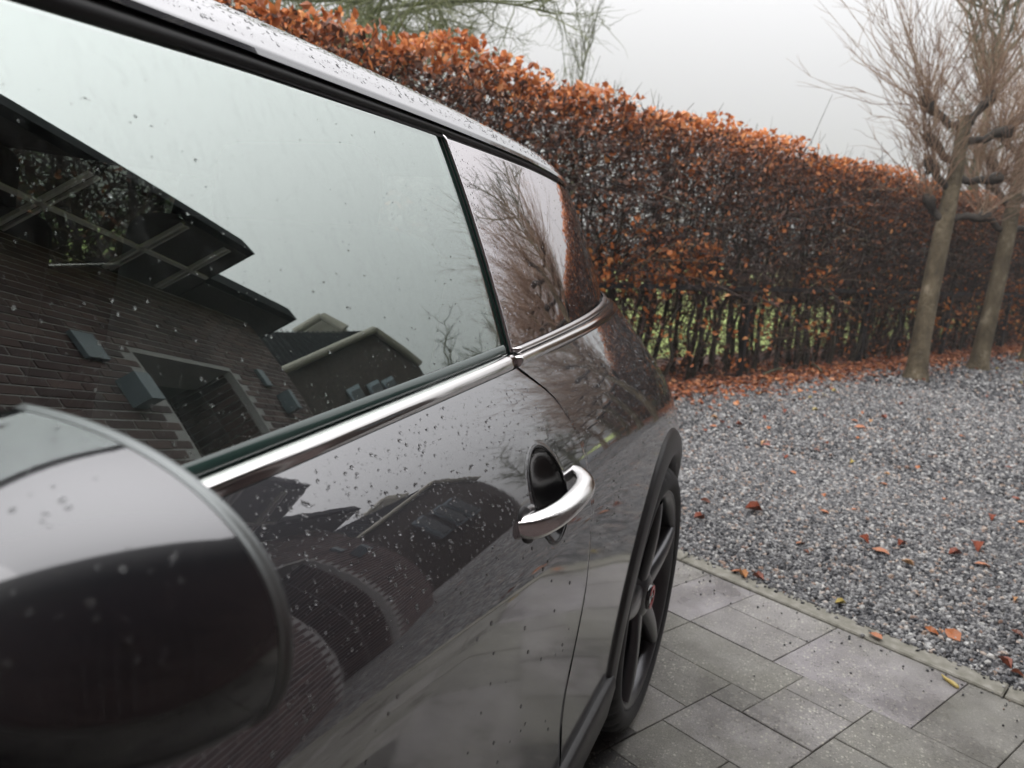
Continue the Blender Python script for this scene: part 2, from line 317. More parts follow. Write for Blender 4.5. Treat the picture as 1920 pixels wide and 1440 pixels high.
# gravel bed sheet and stones
HD = np.array((math.sin(R(27.3)), math.cos(R(27.3)))); HN = np.array((HD[1], -HD[0])); H0 = np.array((-1.01, 5.87))   # hedge front line, HN towards the gravel
def hp(s, d, z=0): p = H0+HD*s+HN*d; return np.stack([p[0]+0*s, p[1]+0*s, z+0*s], -1) if np.ndim(s) else np.array((p[0], p[1], z))
def hpa(s, d, z): return np.stack([H0[0]+HD[0]*s+HN[0]*d, H0[1]+HD[1]*s+HN[1]*d, z], -1)
M['gravelbase'] = varied('gravel_fines', [(.3, (.025, .027, .032)), (.5, (.06, .062, .07)), (.7, (.12, .12, .125))], 90, .8, 1, 120, .02)
q = [kp(-9, -.065), kp(14, -.065), hp(40, -.3), hp(-14, -.3)]
gb = kind(link('gravel_bed', mesh('gravel_bed', np.array([(x, y, -.012) for x, y, z in q]), [(0, 1, 2, 3)], M['gravelbase'])), 'structure')
def in_gravel(P, hedge_d=.02):
    bb = (P-KO)@KN; hd = (P-H0)@HN
    return (bb < -.08) & (hd > hedge_d)
pts = []
for (n, rmax, rmin, s0, s1) in ((150000, 4.2, 1.6, .0055, .0115), (90000, 7.5, 4.0, .0078, .0135), (60000, 15, 7.2, .010, .018)):
    az = rng.uniform(R(-22), R(24), n); rr = np.sqrt(rng.uniform(rmin**2, rmax**2, n)); P = np.stack([rr*np.sin(az), rr*np.cos(az)], -1)
    k = in_gravel(P); P = P[k]; pts.append(np.c_[P, rng.uniform(-.008, .004, len(P)), rng.uniform(s0, s1, len(P))])
for (n, rmax, rmin, a0, a1, s0, s1) in ((110000, 5.0, 1.2, 24, 66, .0065, .0125), (60000, 12, 5.0, 24, 52, .010, .018), (40000, 6, 1.6, -60, -22, .007, .013)):
    az = rng.uniform(R(a0), R(a1), n); rr = np.sqrt(rng.uniform(rmin**2, rmax**2, n)); P = np.stack([rr*np.sin(az), rr*np.cos(az)], -1); P = P[in_gravel(P)]
    pts.append(np.c_[P, rng.uniform(-.008, .004, len(P)), rng.uniform(s0, s1, len(P))])
# thinner scatter elsewhere for other viewpoints
n = 16000; P = np.stack([rng.uniform(-3, 9, n), rng.uniform(1.5, 12, n)], -1); P = P[in_gravel(P)]; az = np.degrees(np.arctan2(P[:, 0], P[:, 1])); P = P[(az > 24) | (az < -22)]
pts.append(np.c_[P, rng.uniform(-.008, .002, len(P)), rng.uniform(.01, .016, len(P))])
# stones spilled on the kerb edge
n = 500; a_ = rng.uniform(-.6, 2.2, n); b_ = -.082+rng.exponential(.012, n); P = KO+KD*a_[:, None]+KN*b_[:, None]; P = P[b_ < .0]
pts.append(np.c_[P, .007+0*P[:, 0], rng.uniform(.004, .007, len(P))])
n = 170; a_ = rng.uniform(-.6, 1.6, n); b_ = rng.exponential(.10, n); P = KO+KD*a_[:, None]+KN*b_[:, None]
pts.append(np.c_[P, .003+0*P[:, 0], rng.uniform(.0018, .0045, n)])
pts = np.concatenate(pts)
M['stone'] = island('crushed_stone', [(0, (.022, .024, .029)), (.28, (.052, .053, .058)), (.50, (.110, .109, .112)), (.68, (.19, .187, .185)), (.84, (.27, .27, .27)), (.93, (.48, .475, .455)), (.96, (.36, .27, .21)), (1, (.20, .12, .09))], .28, src='obj')
me = bpy.data.meshes.new('gravel_stones'); me.vertices.add(len(pts)); me.vertices.foreach_set('co', pts[:, :3].astype(np.float32).ravel())
at = me.attributes.new('sz', 'FLOAT_VECTOR', 'POINT'); at.data.foreach_set('vector', (pts[:, 3:4]*rng.uniform(.55, 1.3, (len(pts), 3))).astype(np.float32).ravel())
at = me.attributes.new('rot', 'FLOAT_VECTOR', 'POINT'); at.data.foreach_set('vector', rng.uniform(0, 6.28, (len(pts), 3)).astype(np.float32).ravel())
me.materials.append(M['stone'])
gs = kind(link('gravel', me), 'stuff'); gs['label'] = 'grey crushed stone gravel between kerb and hedge'
ng = bpy.data.node_groups.new('scatter', 'GeometryNodeTree')
ng.interface.new_socket('Geometry', in_out='INPUT', socket_type='NodeSocketGeometry'); ng.interface.new_socket('Geometry', in_out='OUTPUT', socket_type='NodeSocketGeometry')
gi = ng.nodes.new('NodeGroupInput'); go = ng.nodes.new('NodeGroupOutput'); ip = ng.nodes.new('GeometryNodeInstanceOnPoints'); ico = ng.nodes.new('GeometryNodeMeshIcoSphere')
ico.inputs['Radius'].default_value = 1; ico.inputs['Subdivisions'].default_value = 1
smn = ng.nodes.new('GeometryNodeSetMaterial'); smn.inputs['Material'].default_value = M['stone']
a1 = ng.nodes.new('GeometryNodeInputNamedAttribute'); a1.data_type = 'FLOAT_VECTOR'; a1.inputs[0].default_value = 'sz'
a2 = ng.nodes.new('GeometryNodeInputNamedAttribute'); a2.data_type = 'FLOAT_VECTOR'; a2.inputs[0].default_value = 'rot'
L_ = ng.links.new
L_(gi.outputs[0], ip.inputs['Points']); L_(ico.outputs[0], smn.inputs[0]); L_(smn.outputs[0], ip.inputs['Instance'])
e2r = ng.nodes.new('FunctionNodeEulerToRotation'); L_(a2.outputs[0], e2r.inputs[0]); L_(e2r.outputs[0], ip.inputs['Rotation']); L_(a1.outputs[0], ip.inputs['Scale']); L_(ip.outputs[0], go.inputs[0])
md = gs.modifiers.new('scatter', 'NODES'); md.node_group = ng
# lawn beyond the hedge
M['lawn'] = varied('wet_lawn', [(.3, (.15, .20, .04)), (.55, (.27, .33, .09)), (.75, (.42, .46, .17))], 1.5, .8, .6, 80, .03)
q = [hp(-30, -.95, -.008), hp(60, -.95, -.008), hp(60, -60, -.008), hp(-30, -60, -.008)]
kind(link('lawn', mesh('lawn', np.array(q), [(0, 1, 2, 3)], M['lawn'])), 'structure')
# ------------------------------------------------------------------ the car
# side surface of the body and of the greenhouse as smooth functions x(y, z)
X0, YH = -.24782, 1.5194
def cum(tab, a0):
    xs = [a for a, _ in tab]; f = np.linspace(xs[0], xs[-1], 3000); tn = np.tan(np.radians(np.interp(f, xs, [b for _, b in tab])))
    c = np.concatenate([[0], np.cumsum((tn[1:]+tn[:-1])/2*np.diff(f))]); c -= np.interp(a0, f, c); return f, -c
SEC = cum([(.1, -22), (.2, -9), (.3, -3), (.45, -2), (.6, 0), (.72, 3), (.765, 12), (.8, 20), (.85, 29), (.875, 33), (.9, 37), (.94, 39), (1.02, 39)], .6)
GLS = cum([(.85, 19), (.97, 20), (1.25, 27), (1.4, 28)], .96)
PMT = cum([(-1.66, -82), (-1.6, -70), (-1.5, -45), (-1.35, -22), (-1.1, -8), (-.7, -1), (0, 0), (1.0, 0), (1.4, 1), (1.7, 6), (1.95, 20), (2.1, 42), (2.2, 72), (2.23, 82)], .5)
PST = cum([(-1.66, -82), (-1.6, -70), (-1.5, -48), (-1.3, -26), (-1.0, -12), (-.6, -4), (-.2, -1), (.3, 0), (.7, .5), (1.1, 2.5), (1.4, 6.2), (1.65, 13), (1.9, 28), (2.08, 50), (2.18, 75), (2.23, 82)], .5)
PGT = cum([(-.8, -12), (-.3, -3), (.2, 0), (.6, .5), (.9, 1.5), (1.15, 4), (1.4, 9), (1.6, 15.5), (1.8, 30), (1.92, 52), (2.0, 75)], .5)
def I(T, x): return np.interp(x, T[0], T[1])
def sst(a, b, x): t = np.clip((x-a)/(b-a), 0, 1); return t*t*(3-2*t)
def body(Y, Z): w = sst(.6, .95, Z); return X0+I(SEC, Z)+(1-w)*I(PMT, Y)+w*I(PST, Y)
GB = -.1290
def gls(Y, Z): return X0+GB+I(GLS, Z)+I(PGT, Y)
def zb(Y): return .9135+.0285*np.asarray(Y)          # lower edge of the chrome strip
def zt(Y): return .9215+.0425*np.asarray(Y)          # its upper edge, foot of the glass
def zg(Y): return np.interp(Y, [-.35, -.1, .1, .3, .5, .83, 1.2, 1.4, 1.6], [1.07, 1.19, 1.2265, 1.2325, 1.2385, 1.2405, 1.239, 1.236, 1.228])    # top of the glass
def zr(Y): return np.interp(Y, [-.35, -.1, .1, .3, .5, .83, 1.2, 1.4, 1.6], [1.082, 1.206, 1.2440, 1.2490, 1.2500, 1.2485, 1.2445, 1.2405, 1.231])  # lower edge of roof paint
SEAM = np.array([(.872, .338), (.846, .42), (.841, .465), (.848, .5), (.863, .538), (.889, .60), (.900, .65), (.905, .70), (.913, .745), (.919, .79), (.922, .82), (.9195, .853), (.909, .88), (.889, .905), (.862, .92), (.822, .942)])
def seam(Z): return np.interp(Z, SEAM[:, 1], SEAM[:, 0])
kk = np.ones(5)/5; _z = np.linspace(.3, .95, 131); _s = np.convolve(np.pad(seam(_z), 4, 'edge'), np.ones(9)/9, 'valid')
def seam(Z): return np.interp(Z, _z, _s)
def fseam(Z): return -.52+.04*np.sin((np.asarray(Z)-.3)*4)
car = thing('parked_car', 'dark grey three-door hatchback speckled with rain, parked on the pavers', 'car', (XC, .3, 0))
def part(name, VF, mat, parent=car, smooth=True, both=False, fm=None):
    V, F = VF
    o = link(name, mesh(name, np.asarray(V), F, mat, smooth, fm), parent)
    if both:
        F2 = [tuple(reversed(f)) for f in (F.tolist() if hasattr(F, 'tolist') else F)]
        o2 = link(name, mesh(name, mir(V), F2, mat, smooth, fm), parent if parent is car else both); return o, o2
    return o
def shell(Y, Z, S, lip=.014, off=0.0, disp=None):
    X = S(Y, Z)+off
    if disp is not None: X = X+disp(Y, Z)
    P = np.stack([X, Y, Z], -1)
    if lip:   # turn the edges inwards so that the panel reads as folded sheet
        def inn(A, dy, dz): B = A.copy(); B[:, 0] -= lip; B[:, 1] += dy; B[:, 2] += dz; return B
        P = np.concatenate([inn(P[:1], 0, 0)[0][None]*1, P, inn(P[-1:], 0, 0)[0][None]], 0) if False else P
        first, last = P[:1].copy(), P[-1:].copy(); first[..., 0] -= lip; last[..., 0] -= lip; P = np.concatenate([first, P, last], 0)
    return P
# doors (both sides)
CUPY, CUPZ, CUA, CUB = .766, .799, .051, .057
def cup(Y, Z):
    r2 = ((Y-CUPY)/CUA)**2+((Z-CUPZ)/CUB)**2
    return -np.where(r2 < 1, (.028*np.clip(1-r2, 0, 1)**.85), 0)+np.where(r2 >= 1, .0012*np.exp(-(np.sqrt(r2)-1)/.05), 0)
tY = np.unique(np.concatenate([np.linspace(0, .80, 44), np.linspace(.80, .97, 84), np.linspace(.97, 1, 8)]))
tZ = np.unique(np.concatenate([np.linspace(.338, .72, 36), np.linspace(.72, .87, 72), np.linspace(.87, .945, 16)]))
TY, TZ = np.meshgrid(tY, tZ, indexing='ij')
ztop = zb(.5)
Zt = .338+(TZ-.338)/(.945-.338)*1.0
def warpz(Y, T): return np.where(T < .87, T, .87+(T-.87)/(.945-.87)*(zb(Y)-.87))
Zd = TZ.copy()
for _ in range(3):
    Yd = fseam(Zd)+.003+TY*(seam(Zd)-.0036-fseam(Zd)-.003); Zd = warpz(Yd, TZ)
P = shell(Yd, Zd, body, .016, disp=cup)
M['cup'] = simple('cup_dark_reflection', (.010, .010, .011), .16)  # body-paint recess coloured black to stand for its dark reflections
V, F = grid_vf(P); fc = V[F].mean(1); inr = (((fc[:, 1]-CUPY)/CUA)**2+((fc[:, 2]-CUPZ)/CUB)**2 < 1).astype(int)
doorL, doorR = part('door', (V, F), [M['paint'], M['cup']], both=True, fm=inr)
# quarter panels with wheel arch, front wings with wheel arch
RA = .398
def arch_low(Y, yc, base):
    return np.where(np.abs(Y-yc) < RA, np.maximum(.31+np.sqrt(np.clip(RA**2-(Y-yc)**2, 0, None)), base), base)
Ys = np.unique(np.concatenate([np.linspace(0, 1, 60)])); nq = 110; nz = 44
def side_panel(y0f, y1, yc, base, top, n=nq):
    th = np.linspace(0, 1, nz)
    Yb = []
    ycs = np.unique(np.concatenate([np.linspace(.84 if y0f is seam else -1.64, y1 if y0f is seam else -.48, n), yc+RA*np.cos(np.linspace(0, np.pi, 61)), [yc-RA-.0005, yc+RA+.0005]]))
    if y0f is seam: ycs = ycs[ycs <= y1]
    P = np.zeros((len(ycs), nz, 3))
    for i, y in enumerate(ycs):
        lo = float(arch_low(np.array(y), yc, base)); hi = float(top(y)); Z = lo+(hi-lo)*th; Y = np.full(nz, y)
        if y0f is seam: Y = np.maximum(Y, seam(Z)+.004)*1.0; w_ = np.clip((1.02-y)/.18, 0, 1); Y = np.where(y < 1.02, (seam(Z)+.004)*w_+y*(1-w_), Y)
        else: w_ = np.clip((y+.62)/.14, 0, 1); Y = (fseam(Z)-.003)*w_+y*(1-w_)
        P[i] = np.stack([body(Y, Z), Y, Z], -1)
    f = P[:1].copy(); f[..., 0] -= .016
    return np.concatenate([f, P], 0) if y0f is seam else np.concatenate([P, np.concatenate([P[-1:]-np.array([.016, 0, 0])], 0)], 0)
QP = side_panel(seam, 2.2, YH, .26, zb)
quarterL, quarterR = part('quarter_panel', grid_vf(QP), M['paint'], both=True)
def wingtop(y): return np.interp(y, [-1.64, -1.3, -.9, -.48], [.70, .80, .87, .895])
WP = side_panel(fseam, -.48, YH-2.495, .26, wingtop)
part('front_wing', grid_vf(WP), M['paint'], both=True)
# bonnet, nose, tail, tailgate
def across(edge, crown, n=17, ybul=0.0):
    t = np.linspace(0, 1, n)[None, :, None]; E = edge[:, None]; E2 = mir(edge)[:, None]; P = E*(1-t)+E2*t; bl = (4*t*(1-t))[..., 0]
    P[..., 2] += np.asarray(crown)[:, None]*bl**.6 if np.ndim(crown) else crown*bl**.6; P[..., 1] += ybul*bl**.6; return P
part('bonnet', grid_vf(across(WP[:-1, -1], .07)), M['paint'])
zz = np.linspace(.2, .7, 24); e = np.stack([body(0*zz-1.64, zz), 0*zz-1.64, zz], -1); part('front_bumper', grid_vf(across(e, 0, ybul=-.06)), M['paint'])
zz = np.linspace(.22, float(zb(2.2)), 24); e = np.stack([body(0*zz+2.2, zz), 0*zz+2.2, zz], -1); part('tailgate', grid_vf(across(e, 0, ybul=.05), flip=True), M['paint'])
# roof
PR = np.array([(-.006, 0), (-.0045, .007), (0, .013), (.006, .021), (.016, .032), (.035, .044), (.075, .057), (.15, .068), (.3, .077), (.45, .081)])
def rsc(Y): return 1.0*(1-.13/.78*np.clip(np.asarray(Y)-.6, 0, 2))*np.where(np.asarray(Y) < .2, 1, 1)
ry = np.linspace(.02, 1.60, 70); si = np.linspace(0, len(PR)-1, 40); pin = np.interp(si, np.arange(len(PR)), PR[:, 0]); pup = np.interp(si, np.arange(len(PR)), PR[:, 1])
half = np.zeros((len(ry), 40, 3))
for i, y in enumerate(ry):
    half[i] = np.stack([gls(y, zr(y))+.004-pin, 0*pin+y-.10*np.clip((pin)/.45, 0, 1)*sst(.9, 1.6, y)*-1, zr(y)+pup*float(rsc(y))*(1.0 if y < 1.45 else 1-.25*(y-1.45)/.15)], -1)
full = np.concatenate([half, mir(half)[:, ::-1]], 1)
roof = part('roof', grid_vf(full, flip=True), M['paint'])
inner = full[:, 4:-4].copy(); inner[..., 2] -= .022
part('headliner', grid_vf(inner), M['headliner'])
# black drip rail between glass and roof
gy = np.linspace(.0, 1.425, 60); na = np.linspace(-.2, 1.15, 9)
G = np.zeros((60, 9, 3))
for i, y in enumerate(gy):
    a, b_ = zg(y)-.004, zr(y)+.003; zz = a+(b_-a)*np.linspace(0, 1, 9); G[i] = np.stack([gls(y, zz)-.003+.0075*np.sin(np.linspace(0, np.pi, 9))**.6+.002*np.linspace(0, 1, 9), 0*zz+y, zz], -1)
part('drip_rail', grid_vf(G), M['rubber'], both=True)
# glass
def pane(y0, y1, n, zlo, zhi, off=0.0, thick=.004, yfun=None):
    ty, tz = np.meshgrid(np.linspace(0, 1, n), np.linspace(0, 1, 30), indexing='ij'); Y = y0+(y1-y0)*ty; Z = zlo(Y)+(zhi(Y)-zlo(Y))*tz
    P = np.stack([gls(Y, Z)+off, Y, Z], -1); Q = P.copy(); Q[..., 0] -= thick
    V1, F1 = grid_vf(P); V2, F2 = grid_vf(Q, flip=True); n0 = len(V1); nu, nv = P.shape[:2]
    idx = np.arange(nu*nv).reshape(nu, nv); ring = np.concatenate([idx[:, 0], idx[-1, 1:], idx[-2::-1, -1], idx[0, -2:0:-1]]); nx = np.roll(ring, -1)
    F3 = np.stack([ring+n0, nx+n0, nx, ring], -1)
    return np.concatenate([V1, V2]), np.concatenate([F1, F2+n0, F3]), [0]*len(F1)+[1]*len(F2)+[2]*len(F3)
V, F, fm = pane(-.34, .8515, 90, lambda y: zt(y)-.02, zg)
part('door_window', (V, F), [M['glass'], M['glass_in'], M['glass_edge']], doorL, both=doorR, fm=fm)
V, F, fm = pane(.8605, 1.44, 60, lambda y: zt(y)-.012, zg, off=.0015)
part('quarter_window', (V, F), [M['privacy'], M['glass_in'], M['glass_edge']], quarterL, both=quarterR, fm=fm)
ty, tz = np.meshgrid(np.linspace(1.4435, 1.985, 40), np.linspace(0, 1, 20), indexing='ij'); Zp = zt(np.minimum(ty, 1.7))-.012+(np.interp(ty, [1.44, 1.62, 1.985], [1.236, 1.226, 1.0])-zt(np.minimum(ty, 1.7))+.012)*tz
part('rear_pillar', grid_vf(np.stack([gls(ty, Zp)+.001, ty, Zp], -1)), M['black_gloss'], both=True)
# B-pillar blackout and seal, strip added to darken the door seam
bz = np.linspace(.93, 1.245, 30); by = np.array([.835, .8425, .856, .868, .885]); BY, BZ = np.meshgrid(by, bz, indexing='ij')
part('pillar_seal', grid_vf(np.stack([gls(BY, BZ)-.0055+np.array([0, 0, .0035, 0, 0])[:, None], BY, BZ], -1)), M['rubber'], both=True)
sz = np.linspace(.338, .938, 50); part('seam_shade', grid_vf(np.stack([np.stack([body(seam(sz), sz)-.009, seam(sz)+dy, sz], -1) for dy in (-.012, 0, .012)], 0)), M['well'], both=True)  # black strip added behind the shut gap so the seam reads as shade
def strip(y0, y1, n, f0, f1, bulge, prof=12, inward=0.0):
    ys = np.linspace(y0, y1, n); a = np.linspace(0, 1, prof); P = np.zeros((n, prof, 3))
    for i, y in enumerate(ys):
        p0, p1 = np.array(f0(y)), np.array(f1(y)); d = p1-p0; nrm = np.array([d[2], 0, -d[0]]); nrm /= np.linalg.norm(nrm)
        P[i] = p0+d*a[:, None]+nrm*bulge*(1-.6*float(sst(1.2, 1.7, y)))*(np.sin(np.pi*a)**.75)[:, None]
    return grid_vf(np.concatenate([P[:1]-np.array([.012, 0, .002]), P, P[-1:]-np.array([.012, 0, .002])], 0))
def cb(y): z = float(zb(y)); return (float(body(y, z))-.001, y, z+.0005)
def ct(y): z = float(zt(y)); return (float(gls(y, z))+.004, y, z-.002)
def mid(f): return lambda y: tuple(np.array(cb(y))*(1-f)+np.array(ct(y))*f)
part('belt_trim', strip(-.45, .8390, 70, cb, mid(.86), .0075), M['chrome'], doorL, both=doorR)
part('belt_trim', strip(.8445, 1.73, 60, cb, mid(.62), .0075), M['chrome'], quarterL, both=quarterR)
part('trim_rail', strip(.8700, 1.73, 60, mid(.66), lambda y: (ct(y)[0]+.002, y, ct(y)[2]+.002), .004), M['satin'], quarterL, both=quarterR)
part('window_seal', strip(-.40, .850, 60, lambda y: (float(gls(y, zt(y)))-.002, y, float(zt(y))-.008), lambda y: (float(gls(y, float(zt(y))+.004))+.0012, y, float(zt(y))+.003), .002), M['rubber'], doorL, both=doorR)
ey = np.linspace(-.33, .846, 60); part('glass_edge', grid_vf(np.array([[(float(gls(y, zt(y)+dz))+dx, y, float(zt(y))+dz) for dz, dx in ((-.004, .0022), (-.001, .0030), (.0045, .0026), (.0065, .0006))] for y in ey])), M['glass_edge'], doorL, both=doorR)
# cover plate below the chrome: closes the shoulder to the glass
part('shoulder_panel', grid_vf(np.stack([np.array([(float(body(y, float(zb(y))))-.002, y, float(zb(y))-.006) for y in np.linspace(-.5, 2.0, 60)]), np.array([(float(gls(min(y, 1.9), float(zt(min(y, 1.9)))))-.03, y, float(zt(y))-.012) for y in np.linspace(-.5, 2.0, 60)])], 1)), M['rubber'], both=True)
# sill, arch trims, wheel wells
sy = np.linspace(-.60, 1.135, 60); pr_ = [(-.004, .340), (.008, .338), (.013, .332), (.015, .315), (.006, .25), (-.02, .2), (-.08, .17)]
S_ = np.array([[(float(body(y, max(z, .3)))+dx, y, z) for dx, z in pr_] for y in sy]); part('sill_trim', grid_vf(S_, flip=False)[0:2], M['plastic'], both=True)
def arch_trim(yc, a0, a1):
    aa = np.linspace(a0, a1, 80); pf = [(RA+.004, -.002), (RA-.001, .004), (RA-.006, .0062), (RA-.03, .0082), (.352, .0078), (.341, .005), (.336, -.004), (.336, -.07)]
    P = np.zeros((80, len(pf), 3))
    for i, a in enumerate(aa):
        for j, (r_, dx) in enumerate(pf):
            y, z = yc+r_*math.cos(a), .31+r_*math.sin(a); P[i, j] = (float(body(y, max(z, .28)))+dx, y, z)
    return grid_vf(P)
part('wheel_arch_trim', arch_trim(YH, R(-8), R(184)), M['plastic'], both=True)
part('wheel_arch_trim', arch_trim(YH-2.495, R(-4), R(188)), M['plastic'], both=True)
def well(yc):
    aa = np.linspace(R(-20), R(200), 40); P = np.array([[(X0-.05, yc+.342*math.cos(a), .31+.342*math.sin(a)), (X0-.34, yc+.342*math.cos(a), .31+.342*math.sin(a)), (X0-.34, yc, .31)] for a in aa]); return grid_vf(P)
part('wheel_well', well(YH), M['well'], both=True); part('wheel_well', well(YH-2.495), M['well'], both=True)
V, F = box_vf((XC, .3, .21), (1.36, 3.4, .06)); part('underbody', (V, F), M['well'], smooth=False)
# wheels: rim mesh with tyre and centre cap as sub-parts, local axis x outwards
def lathe(prof, n=96):
    a = np.linspace(0, 2*np.pi, n, endpoint=False); P = np.array([[(x, r_*math.cos(t_), r_*math.sin(t_)) for x, r_ in prof] for t_ in a]); return grid_vf(P, closed_u=True)
def spoke(a, r0, r1, w0, w1):
    rr = np.linspace(r0, r1, 12); an = np.linspace(0, 2*np.pi, 14, endpoint=False); P = np.zeros((14, 12, 3))
    for j, r_ in enumerate(rr):
        f = j/11; ww = w0+(w1-w0)*f; xx = -.030+.026*math.sin(f*math.pi*.5)**1.0-.012*f
        for i, t_ in enumerate(an):
            s_ = math.copysign(abs(math.cos(t_))**.6, math.cos(t_))*ww; x = xx+.020*math.copysign(abs(math.sin(t_))**.7, math.sin(t_)); P[i, j] = (x, r_*math.cos(a)-s_*math.sin(a), r_*math.sin(a)+s_*math.cos(a))
    return grid_vf(P, closed_u=True)
rimprof = [(-.19, .225), (-.13, .222), (-.07, .225), (-.028, .229), (-.012, .233), (-.003, .240), (.002, .246), (.003, .251), (-.004, .254), (-.02, .254), (-.19, .254), (-.19, .225)]
RV = [lathe(rimprof)]
SP = [R(20+72*k) for k in range(5)]
for a in SP: RV.append(spoke(a, .045, .236, .030, .017))
RV.append(lathe([(-.055, .0), (-.055, .062), (-.03, .064), (-.012, .052), (-.004, .040), (-.004, 0)], 40))
for a in SP: RV.append(lathe([(-.028, .0), (-.016, .007), (-.016, 0)], 8)); V, F = RV[-1]; V[:, 1] += .050*math.cos(a+R(36)); V[:, 2] += .050*math.sin(a+R(36))
rimmesh = mesh('wheel', *merge(RV), M['rim'], True)
tp = [(-.004, .249), (.006, .256), (.010, .268), (.010, .280), (.006, .290), (-.002, .299), (-.013, .3055), (-.03, .3090), (-.06, .310), (-.064, .304), (-.070, .304), (-.074, .310), (-.1, .3105), (-.126, .310), (-.13, .304), (-.136, .304), (-.14, .310), (-.17, .309), (-.187, .3055), (-.2, .297), (-.206, .28), (-.2, .255), (-.19, .25)]
nT = 216; a = np.linspace(0, 2*np.pi, nT, endpoint=False); P = np.zeros((nT, len(tp), 3))
for i, t_ in enumerate(a):
    for j, (x, r_) in enumerate(tp):
        groove = (i % 6 == 0) and (5 <= j <= 8 or 15 <= j <= 18); groove2 = ((i+3) % 6 == 0) and 11 <= j <= 13
        rr = r_-(.006 if groove or groove2 else 0); P[i, j] = (x, rr*math.cos(t_+.0*x), rr*math.sin(t_))
tyremesh = mesh('tyre', *grid_vf(P, closed_u=True), M['tyre'], True)
capV = [lathe([(-.004, .0305), (.003, .030), (.004, .027), (.003, .0), ], 36)]
capmesh = mesh('centre_cap', *merge(capV), M['black_gloss'], True)
def arcband(r0, r1, a0, a1, x, th=.0015):
    aa = np.linspace(a0, a1, 24); return grid_vf(np.array([[(x, r0*math.cos(t_), r0*math.sin(t_)), (x+th, r0*math.cos(t_), r0*math.sin(t_)), (x+th, r1*math.cos(t_), r1*math.sin(t_)), (x, r1*math.cos(t_), r1*math.sin(t_))] for t_ in aa]))
em = merge([arcband(.019, .026, R(30), R(330), .0038), arcband(.019, .026, R(30), R(330), .0038)])
emmesh = mesh('emblem_ring', *arcband(.018, .027, R(-150), R(150), .0038), M['red'], False)
emb2 = mesh('emblem_wing', *merge([box_vf((.0046, 0, 0), (.0014, .020, .0045)), box_vf((.0046, .0, .007), (.0014, .012, .003))]), M['silver'])
for (yc, sgn) in ((YH, 1), (YH-2.495, 1), (YH, -1), (YH-2.495, -1)):
    wobj = link('wheel', rimmesh, car, world=False); wobj.parent = car
    wx = X0-.018 if sgn > 0 else 2*XC-X0+.018
    wobj.location = Vector((wx, yc, .31))-car.location; wobj.rotation_euler = (0 if sgn > 0 else 0, 0, 0 if sgn > 0 else math.pi)
    link('tyre', tyremesh, wobj, False); link('centre_cap', capmesh, wobj, False); link('emblem_ring', emmesh, wobj, False); link('emblem_wing', emb2, wobj, False)
# door handle
hy = .666+(np.array([.666, .672, .684, .705, .735, .775, .815, .845, .868, .884, .892, .888])-.666)*.87; ho = np.array([-.004, .003, .010, .018, .025, .029, .030, .0275, .021, .011, .0, -.012])
hz = np.array([.7915, .7915, .792, .793, .795, .797, .799, .8005, .802, .803, .8035, .8035]); hh = np.array([.010, .0130, .0138, .0130, .0119, .0109, .0103, .0099, .0095, .0091, .0087, .0082]); ht = np.array([.007, .011, .0125, .0120, .0112, .0108, .0108, .0112, .0118, .012, .012, .010])
ts = np.linspace(0, 11, 60); sm = lambda v: np.convolve(np.pad(np.interp(ts, np.arange(12), v), 3, 'edge'), np.ones(7)/7, 'valid')
hy, ho, hz, hh, ht = map(sm, (hy, ho, hz, hh, ht)); an = np.linspace(0, 2*np.pi, 20, endpoint=False)
HP = np.zeros((20, 60, 3))
tan = np.stack([np.gradient(ho), np.gradient(hy)], -1); tan /= np.linalg.norm(tan, axis=1, keepdims=True)
for j in range(60):
    base = float(body(.78, .60))-.016+0.0; c_ = np.array([float(body(hy[j], .80))+ho[j], hy[j], hz[j]]); nx_ = np.array([tan[j, 1], -tan[j, 0], 0])
    for i, t_ in enumerate(an): HP[i, j] = c_+nx_*ht[j]*math.copysign(abs(math.sin(t_))**.8, math.sin(t_))+np.array([-.50, 0, .866])*hh[j]*math.copysign(abs(math.cos(t_))**.8, math.cos(t_))
V, F = grid_vf(HP, closed_u=True); F = F.tolist(); F += [list(range(0, 20*60, 60)), list(range(59, 20*60, 60))[::-1]]
part('door_handle', (V, F), M['chrome_wet'], doorL, both=doorR)
ca_ = np.linspace(0, 2*np.pi, 81); cyy, czz = CUPY+CUA*1.0*np.cos(ca_), CUPZ+CUB*1.0*np.sin(ca_)
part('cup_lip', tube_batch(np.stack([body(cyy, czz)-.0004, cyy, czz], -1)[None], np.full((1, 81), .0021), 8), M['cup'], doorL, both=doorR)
# mounting gaskets of the handle
def gasket(y, z, a_, b_):
    an = np.linspace(0, 2*np.pi, 28, endpoint=False); P = np.array([[(float(body(y+f*a_*math.cos(t_), z+f*b_*math.sin(t_)))+dx, y+f*a_*math.cos(t_), z+f*b_*math.sin(t_)) for f, dx in ((1.18, -.001), (1.1, .0025), (.9, .0025), (.6, .0015))] for t_ in an]); return grid_vf(P, closed_u=True)
part('handle_gasket', gasket(.682, .7915, .016, .0175), M['rubber'], doorL, both=doorR)
def drops(S, yz, rad, off=0.0, disp=None):
    Y, Z = yz[:, 0], yz[:, 1]; e = 1e-3; X = S(Y, Z)+off
    gy_ = (S(Y+e, Z)-S(Y-e, Z))/(2*e); gz_ = (S(Y, Z+e)-S(Y, Z-e))/(2*e); n = np.stack([1+0*X, -gy_, -gz_], -1); n /= np.linalg.norm(n, axis=1, keepdims=True)
    c = np.stack([X, Y, Z], -1); return dome(c, n, rad)
